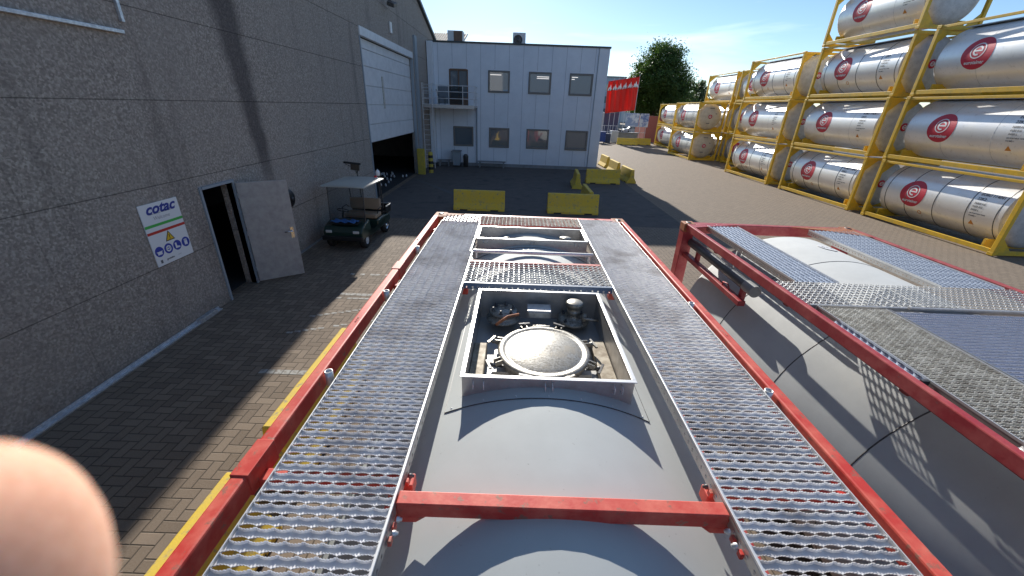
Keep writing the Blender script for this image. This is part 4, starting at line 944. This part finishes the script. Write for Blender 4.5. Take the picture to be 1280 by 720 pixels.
cols = [  # x, y, tiers kinds, label stem
    (SX, 12.60, (0, 1, 1), 'nearest stack'), (SX, 18.95, (0, 1, 0, 1), 'tall second stack'), (SX, 25.80, (0, 1, 0), 'third stack'),
    (SX + 2.6, 32.1, (0, 1, 1), 'set-back stack behind the third stack'), (SX, 38.4, (2, 2), 'far stack that shows its round end'),
    (SX + 2.6, 38.3, (1, 1, 1), 'hidden set-back stack behind the far stack'), (SX + 2.1, 49.8, (1, 1), 'farthest low stack by the tree')]
tiern = {0: 'bottom', 1: 'second', 2: 'third', 3: 'topmost'}
for (x, y, ks, stem) in cols:
    for i, k in enumerate(ks):
        tn = 'top' if i == len(ks) - 1 and i < 3 else tiern[i]
        if k in usedp: o = copy_tree(protos[k])
        else: o = protos[k]; usedp.add(k)
        o.location = (x + (.03 * ((i * 7) % 3 - 1)), y + (.04 * ((i * 5) % 3 - 1)), .02 + i * (CH + .012))
        o['label'] = 'yellow framed silver tank, %s tier of the %s' % (tn, stem)

# ================================================================== GOLF CART
gc = thing('golf_cart', (-4.88, 12.05, 0), 'dark green golf cart with cream roof parked by the hall wall', 'golf cart', rz=R(-3))
W = .58   # local: front is -Y
def both(fn):
    for s in (-1, 1): fn(s)
bd = MB()
pr = [(-1.12, .30), (-1.14, .52), (-1.02, .66), (-.80, .74), (-.55, .80), (-.50, .72), (-.45, .34), (.10, .34), (.12, .60), (.55, .62), (1.10, .60), (1.18, .50), (1.16, .34), (.9, .30)]
bd.prism(pr, -W, W, 'x'); 
bd.build('body', cartg, gc, bevel=.04)
MB().box(-W + .02, W - .02, -.50, .14, .27, .335).build('floor_pan', black, gc)
MB().box(-W - .03, W + .03, -1.20, -1.12, .28, .42).build('front_bumper', black, gc, bevel=.03)
st_ = MB().box(-.52, .52, .12, .60, .62, .76).build('seat_cushion', vinyl, gc, bevel=.04)
MB().obox((0, .62, .98), (1.02, .10, .36), (-.15, 0, 0)).build('seat_back', vinyl, gc, bevel=.04)
MB().box(-.5, .5, .72, .78, .62, .9).build('seat_support', black, gc)
bx = MB().box(-W, W, .85, 1.28, .62, .66).box(-W, -W + .03, .85, 1.28, .66, .86).box(W - .03, W, .85, 1.28, .66, .86).box(-W + .03, W - .03, 1.25, 1.28, .66, .86).build('cargo_tray', black, gc)
q = MB().box(-W, W, 1.281, 1.30, .84, .87).box(W, W + .02, .85, 1.28, .84, .87).build('tray_trim', galvw, bx)
for sx in (-1, 1):
    for y in (-.82, .82):
        w_ = MB().lathe((sx * (W - .09), y, .23), (sx, 0, 0), [(.10, -.06), (.20, -.085), (.228, -.06), (.23, .06), (.20, .085), (.12, .09)], 28).build('wheel', tyre, gc)
        MB().lathe((sx * (W - .09), y, .23), (sx, 0, 0), [(.125, .08), (.12, .05), (.05, .06), (.04, .09), (0, .09)], 20).build('rim', chrome if y > 0 else lightg, w_)
    MB().box(sx * .40 - .09, sx * .40 + .09, -1.155, -1.125, .50, .58).build('headlight', mat('headlight_lens', (.55, .56, .55), .15), gc, bevel=.015)
    for (ya, yb) in ((-.72, -.62), (.78, .70)): MB().cyl((sx * .53, ya, .70 if ya < 0 else .8), (sx * .53, yb, 1.74), .014, 8).build('roof_post', blackm, gc)
    MB().path([(sx * .56, .15, .78), (sx * .58, .20, .92), (sx * .58, .48, .94), (sx * .56, .6, .85)], .014, 8).build('armrest', black, gc)
MB().path([(.53, .72, 1.45), (.48, .85, 1.25), (.50, .80, 1.0)], .014, 8).build('grab_handle', black, gc)
rfm = MB(); N = 8
vs = []
for j, y in enumerate((-.80, -.76, 0, .76, .80)):
    for i in range(N + 1):
        x = -.64 + 1.28 * i / N; zt = 1.80 - .03 * (abs(x) / .64) ** 3 - (.03 if j in (0, 4) else 0); vs.append((x, y, zt))
top = [(j * (N + 1) + i, j * (N + 1) + i + 1, (j + 1) * (N + 1) + i + 1, (j + 1) * (N + 1) + i) for j in range(4) for i in range(N)]
rfm.add(vs, top, True); rfm.box(-.64, .64, -.80, .80, 1.735, 1.76)
rfm.build('roof', cartroof, gc, bevel=.01)
MB().add([(-.53, -.71, .82), (.53, -.71, .82), (.53, -.63, 1.73), (-.53, -.63, 1.73)], [(0, 1, 2, 3)]).build('windscreen', clearp, gc)
MB().lathe((-.25, -.42, .98), (0, .5, .9), [(.16, 0), (.175, .012), (.16, .024), (.145, .012), (.16, 0)], 24).build('steering_wheel', black, gc)
MB().bar((-.25, -.52, .74), (-.25, -.41, .98), .04).build('steering_column', black, gc)
q = MB().box(-.42, .42, -1.06, -.72, .745, .775); q.build('front_tray', black, gc)
# blue cloth on the bonnet, rear rack
cl = MB(); n1, n2 = 14, 7; vs = []
for j in range(n2 + 1):
    for i in range(n1 + 1):
        vs.append((-.36 + .72 * i / n1, -1.04 + .30 * j / n2, .80 + .025 * math.sin(i * 1.3 + j) + .015 * random.random()))
cl.add(vs, [(j * (n1 + 1) + i, j * (n1 + 1) + i + 1, (j + 1) * (n1 + 1) + i + 1, (j + 1) * (n1 + 1) + i) for j in range(n2) for i in range(n1)], True)
o = cl.build('cloth', bluecloth); o.location = gc.location; o.rotation_euler = gc.rotation_euler
sd = o.modifiers.new('thickness', 'SOLIDIFY'); sd.thickness = .01
tag(o, 'crumpled blue cloth lying on the bonnet of the golf cart', 'cloth')
# squeegee broom standing in the tray
e = thing('broom', (-5.25, 13.0, .66), 'wide dark broom standing upright in the back of the golf cart', 'broom')
MB().cyl((-5.10, 13.05, .66), (-5.12, 13.0, 1.95), .014, 8).build('handle', blackm, e, True)
MB().path([(-5.12, 13.0, 1.85), (-5.2, 12.95, 2.05), (-5.42, 12.9, 2.16)], .012, 8).path([(-5.12, 13.0, 1.85), (-5.05, 12.95, 2.0), (-5.02, 12.9, 2.14)], .012, 8).build('fork', blackm, e, True)
MB().obox((-5.2, 12.9, 2.19), (.52, .09, .06), (0, .08, 0)).build('broom_head', black, e, True, bevel=.01)
MB().obox((-5.12, 12.9, 2.08), (.26, .07, .2), (0, .08, 0)).build('bristles', mat('bristles', (.07, .05, .035), .9), e, True)
e = thing('spray_bottle', (-4.55, 13.2, .66), 'white topped bottle on a stick at the rear right of the golf cart', 'bottle')
MB().cyl((-4.52, 13.2, .66), (-4.52, 13.2, 1.78), .014, 8).build('stick', blackm, e, True)
MB().lathe((-4.52, 13.2, 1.76), (0, 0, 1), [(0, 0), (.07, .01), (.075, .12), (.05, .19), (.02, .2), (0, .24)], 16).build('bottle', white, e, True)
e = thing('beacon', (-4.32, 12.65, 1.80), 'small red and white beacon on the rear right roof corner of the golf cart', 'beacon')
MB().lathe((-4.40, 12.62, 1.80), (0, 0, 1), [(.06, 0), (.06, .02), (0, .02)], 16).build('base', white, e, True)
MB().lathe((-4.40, 12.62, 1.82), (0, 0, 1), [(.045, 0), (.045, .04), (.03, .06), (0, .065)], 16).build('lens', mat('red_lens', (.5, .02, .02), .2), e, True)
o = MB().obox((0, 0, .015), (.11, .05, .02), (.2, .1, .5)).build('litter', mat('green_plastic', (.03, .22, .10), .4), loc=(-2.98, 6.25, 0), bevel=.008)
tag(o, 'small scrap of green plastic lying on the pavers beside the container', 'litter')

# ================================================================== BACKGROUND
# flags
for k in range(6):
    x = 12.75 + .58 * k; y = 60 - .35 * k; zt = 7.6 + .09 * k
    e = thing('banner_flag', (x, y, 0), '%s of six tall red flags with white mountain-like emblem near the top' % ('leftmost', 'second from left', 'third from left', 'fourth from left', 'fifth from left', 'rightmost')[k], 'flag', 'row of six red flags')
    MB().cyl((x, y, 0), (x, y, zt + .25), .035, 8).build('pole', lightg, e, True)
    vs = []; n1, n2 = 8, 12
    for j in range(n2 + 1):
        for i in range(n1 + 1):
            u = i / n1; v = j / n2; vs.append((x - .75 * u - .04 * math.sin(v * 5), y + .13 * math.sin(u * 5.5 + k + v * 1.5) * (.4 + u), zt - 3.95 * v - .12 * u))
    mb = MB().add(vs, [(j * (n1 + 1) + i, j * (n1 + 1) + i + 1, (j + 1) * (n1 + 1) + i + 1, (j + 1) * (n1 + 1) + i) for j in range(n2) for i in range(n1)], True)
    fo = mb.build('cloth', flagr, e, True); sd = fo.modifiers.new('thickness', 'SOLIDIFY'); sd.thickness = .012
    em = MB(); 
    for (a0, a1, hh) in ((.02, .36, .4), (.2, .6, .75), (.45, .74, .5)):
        em.add([(x - a0, y - .22, zt - 1.25), (x - a1, y - .22, zt - 1.25), (x - (a0 + a1) / 2, y - .22, zt - 1.25 + hh)], [(0, 1, 2)])
    em.build('emblem', white, e, True)
# fence, bins, boxes
e = thing('mesh_fence', (14, 58, 0), 'thin pale metal railing standing below the red flags', 'fence')
mb = MB()
for x in [11 + .8 * k for k in range(9)]: mb.cyl((x, 58, 0), (x, 58, 2.1), .03, 8)
mb.build('posts', lightg, e, True)
mb = MB()
for z in (.5, 1.3, 2.05): mb.cyl((11, 58, z), (17.5, 58, z), .025, 8)
mb.build('rails', lightg, e, True)
for (x0, x1, m_, lab) in ((14.6, 16.4, mat('white_blue_banner', (.62, .66, .72), .6, 0, (1.5, (.45, .55), (.25, .33, .5))), 'white and pale blue printed banner on the fence right of the flags'),
                          (16.5, 17.7, mat('blue_banner', (.10, .16, .36), .6, 0, (2.5, (.45, .55), (.5, .55, .62))), 'blue and white printed banner next to the rust red container')):
    o = MB().box(x0, x1, 58.2, 58.24, 2.0, 3.7).build('printed_banner', m_); tag(o, lab, 'banner')
for (x0, x1, y, z1, m_, nm, lab) in ((12.4, 14.5, 62, 3.6, navyb, 'navy_container', 'grey blue container behind the red flags'), (17.9, 20.2, 60, 3.4, brick, 'red_container', 'rust red freight container left of the farthest tank stack')):
    e = thing(nm, ((x0 + x1) / 2, y, 0), lab, 'container')
    mb = MB()
    k = 0; xx = x0
    while xx < x1 - .05:
        mb.box(xx, xx + .09, y - .03, y, .1, z1 - .1); xx += .2
    mb.box(x0, x1, y, y + 5, 0, z1).build('body', m_, e, True)
    MB().box(x0, x1, y - .05, y - .032, z1 - .12, z1 + .02).build('header_beam', m_, e, True)
e = thing('rolling_bin', (11, 55, 0), 'blue plastic rolling bin in front of the flags', 'bin')
MB().box(10.25, 11.45, 54.7, 55.6, .18, 1.3).build('body', bluebin, e, True, bevel=.06); MB().box(10.2, 11.5, 54.65, 55.65, 1.3, 1.4).build('lid', bluebin, e, True, bevel=.03)
for x in (10.4, 11.3): MB().cyl((x - .04, 54.85, .1), (x + .04, 54.85, .1), .1, 12).build('wheel', tyre, e, True)
o = MB().box(11.6, 12.4, 56, 57, 0, 1.1).box(11.7, 12.3, 56, 57, 1.1, 1.14).build('navy_crate', navyb, bevel=.03); tag(o, 'dark navy box just right of the blue rolling bin', 'box')
o = MB().box(12.6, 13.5, 56.5, 57.5, 0, 1.4).box(12.55, 13.55, 56.4, 57.6, 1.4, 1.47).build('grey_cabinet', lightg, bevel=.03); tag(o, 'light grey cabinet behind the distant yellow barrier', 'cabinet')
o = MB().box(13.6, 16.2, 57, 57.8, 0, 1.25).box(13.5, 16.3, 56.9, 57.9, 1.25, 1.32).build('dark_skip', greym, bevel=.03); tag(o, 'long dark grey skip behind the distant yellow barrier', 'skip')
# truck and cars beyond
def vehicle(x, y, rz, label, body_m, truck=False):
    e = thing('truck' if truck else 'parked_car', (x, y, 0), label, 'truck' if truck else 'car', None, rz)
    if truck:
        MB().prism([(-1.2, .5), (1.0, .5), (1.1, 1.6), (1.1, 3.2), (-.9, 3.3), (-1.2, 2.0)], -1.2, 1.2, 'x').build('cab', body_m, e, bevel=.08)
        MB().obox((0, -1.13, 2.35), (2.1, .04, .9), (-.2, 0, 0)).build('windscreen', glass, e)
        MB().box(-1.25, 1.25, 1.5, 9, .9, 3.7).build('cargo_box', lightg, e, bevel=.03)
        for y_ in (-.2, 3, 7): 
            for s in (-1, 1): MB().cyl((s * 1.0, y_, .5), (s * 1.25, y_, .5), .5, 20).build('wheel', tyre, e)
    else:
        MB().prism([(-2.1, .3), (2.1, .3), (2.15, .8), (1.4, .9), (.9, 1.4), (-.7, 1.45), (-1.3, .95), (-2.1, .75)], -.85, .85, 'x').build('body', body_m, e, bevel=.08)
        MB().prism([(1.25, .92), (.85, 1.35), (-.65, 1.4), (-1.15, .95)], -.86, .86, 'x').build('windows', glass, e)
        for y_ in (-1.35, 1.35):
            for s in (-1, 1): MB().cyl((s * .68, y_, .32), (s * .88, y_, .32), .32, 20).build('wheel', tyre, e)
vehicle(13.2, 70, R(8), 'white truck with dark windscreen parked beyond the fence left of the flags', white, True)
vehicle(16.5, 75, R(80), 'dark car parked behind the left fence posts', mat('dark_car_paint', (.03, .035, .045), .3))
vehicle(22, 80, R(85), 'pale silver car parked beyond the fence under the tree', mat('silver_car_paint', (.4, .42, .45), .3, .4))
e = thing('distant_office', (26, 130, 0), 'pale blue office building far away behind the red flags', 'building')
MB().box(18, 31, 130, 142, 0, 12.5).build('wall', bldgfar, e, True)
for r_ in range(3): MB().box(18.5, 30.5, 129.9, 129.99, 2.5 + 3.3 * r_, 4.3 + 3.3 * r_).build('window_band', glass, e, True)
MB().box(17.8, 31.2, 129.8, 142.2, 12.5, 12.9).build('roof', greym, e, True)
e = thing('white_warehouse', (70, 160, 0), 'low white warehouse on the horizon behind the tree', 'building')
MB().box(34, 110, 160, 175, 0, 6).build('wall', lightg, e, True); MB().box(33.8, 110.2, 159.8, 175.2, 6, 6.4).build('roof', greym, e, True)

def tree(x, y, h, cw, z0, label, lm, seed, nclump, nl, size):
    random.seed(seed); e = thing('tree', (x, y, 0), label, 'tree')
    tk = MB().path([(x, y, 0), (x + .1, y, z0 * .6), (x, y + .1, z0 + 1.5), (x - .1, y, h * .55), (x, y, h * .8)], .30, 10)
    tk.cyl((x, y, 0), (x, y, 1.2), .5, 12, .32)
    cz = (z0 + h) / 2; rz_ = (h - z0) / 2
    cl = []
    for k in range(nclump):
        u = Vector((random.gauss(0, 1), random.gauss(0, 1), random.gauss(0, 1))).normalized(); r_ = random.random() ** .42
        c = Vector((x + u.x * r_ * cw, y + u.y * r_ * cw, cz + u.z * r_ * rz_)); 
        low = max(0, (cz - c.z) / rz_); c.x = x + (c.x - x) * (1 - .25 * low)
        cl.append(c)
        if k % 4 == 0: tk.cyl((x, y, min(h * .7, max(z0 * .7, c.z - 1.8))), c, .10, 6, .02)
    tk.build('trunk', bark, e, True)
    vs = []; fs = []
    for c in cl:
        cr = (.5 + .7 * random.random()) * cw * .26
        for q in range(nl):
            d = Vector((random.gauss(0, .5), random.gauss(0, .5), random.gauss(0, .42))) * cr; p = c + d
            a_ = Vector((random.uniform(-1, 1), random.uniform(-1, 1), random.uniform(-1, 1))).normalized(); b_ = a_.orthogonal().normalized(); s_ = size * (.6 + .8 * random.random())
            o_ = len(vs); vs += [p - a_ * s_, p + b_ * s_ * .55, p + a_ * s_, p - b_ * s_ * .55]; fs.append((o_, o_ + 1, o_ + 2, o_ + 3))
    me = bpy.data.meshes.new('crown'); me.from_pydata([tuple(Vector(v) - e.location) for v in vs], [], fs); me.materials.append(lm)
    o = bpy.data.objects.new('crown', me); C.objects.link(o); o.parent = e
    return e
tree(23.4, 75, 14.0, 5.2, 2.5, 'tall broad dark green tree standing behind the red flags', leaf, 5, 190, 260, .17)
tree(33.5, 92, 9.2, 3.6, 1.5, 'smaller tree between the big tree and the tank stacks', leaf2, 9, 70, 160, .2)
tree(38.5, 96, 10.8, 3.4, 1.5, 'small slender tree just left of the tank stacks', leaf2, 12, 60, 160, .2)
tree(29.0, 100, 7.6, 3.6, .8, 'low bushy tree behind the big tree, on its right', leaf2, 15, 60, 150, .22)

# ================================================================== HAND (fingertip in the lower left corner of the view)
cm = co.matrix_world
def cp(r_, u, f): return cm @ Vector((r_, u, -f))
hnd = [(-.0484, -.0148, .0350, .0046), (-.0502, -.0195, .0350, .0108), (-.0530, -.0320, .0348, .0162), (-.0580, -.0560, .0230, .0120), (-.0740, -.0820, -.0080, .0120),   # 0-4 index
       (-.0800, -.0980, -.0400, .0200), (-.0820, -.1150, -.0800, .0230),                                       # 5 palm, 6 wrist side
       (-.0830, -.1350, -.1300, .0230), (-.0850, -.1800, -.2400, .0300), (-.0900, -.2300, -.3600, .0380),      # 7 wrist, 8-9 forearm
       (-.0920, -.0900, -.0200, .0115), (-.0950, -.0760, .0080, .0100), (-.0880, -.0660, .0250, .0092), (-.0800, -.0600, .0330, .0080),   # 10-13 middle
       (-.1060, -.0980, -.0250, .0110), (-.1100, -.0850, .0020, .0095), (-.1030, -.0740, .0180, .0088), (-.0950, -.0690, .0250, .0076),   # 14-17 ring
       (-.1180, -.1080, -.0320, .0100), (-.1220, -.0970, -.0080, .0082), (-.1160, -.0880, .0060, .0075), (-.1100, -.0830, .0120, .0066),   # 18-21 little
       (-.0600, -.1080, -.0550, .0130), (-.0380, -.1000, -.0400, .0110), (-.0250, -.0860, -.0220, .0098), (-.0200, -.0740, -.0100, .0086)]  # 22-25 thumb
edges = [(0, 1), (1, 2), (2, 3), (3, 4), (4, 5), (5, 6), (6, 7), (7, 8), (8, 9), (5, 10), (10, 11), (11, 12), (12, 13), (5, 14), (14, 15), (15, 16), (16, 17), (5, 18), (18, 19), (19, 20), (20, 21), (6, 22), (22, 23), (23, 24), (24, 25)]
SC = 10.0
hroot = thing('hand', tuple(cp(-.08, -.1, -.04)), 'blurred bare fingertip covering the lower left corner of the view', 'hand')
me = bpy.data.meshes.new('skin'); me.from_pydata([tuple((cp(*p[:3]) - hroot.location) * SC) for p in hnd], edges, [])
o = bpy.data.objects.new('palm_and_fingers', me); C.objects.link(o); o.parent = hroot; o.scale = (1 / SC,) * 3; me.materials.append(skin)
sk = o.modifiers.new('skin', 'SKIN'); sk.use_smooth_shade = True
for i, p in enumerate(hnd): me.skin_vertices[0].data[i].radius = (p[3] * SC, p[3] * SC); me.skin_vertices[0].data[i].use_root = (i == 5)
ss = o.modifiers.new('smooth', 'SUBSURF'); ss.levels = 2; ss.render_levels = 3
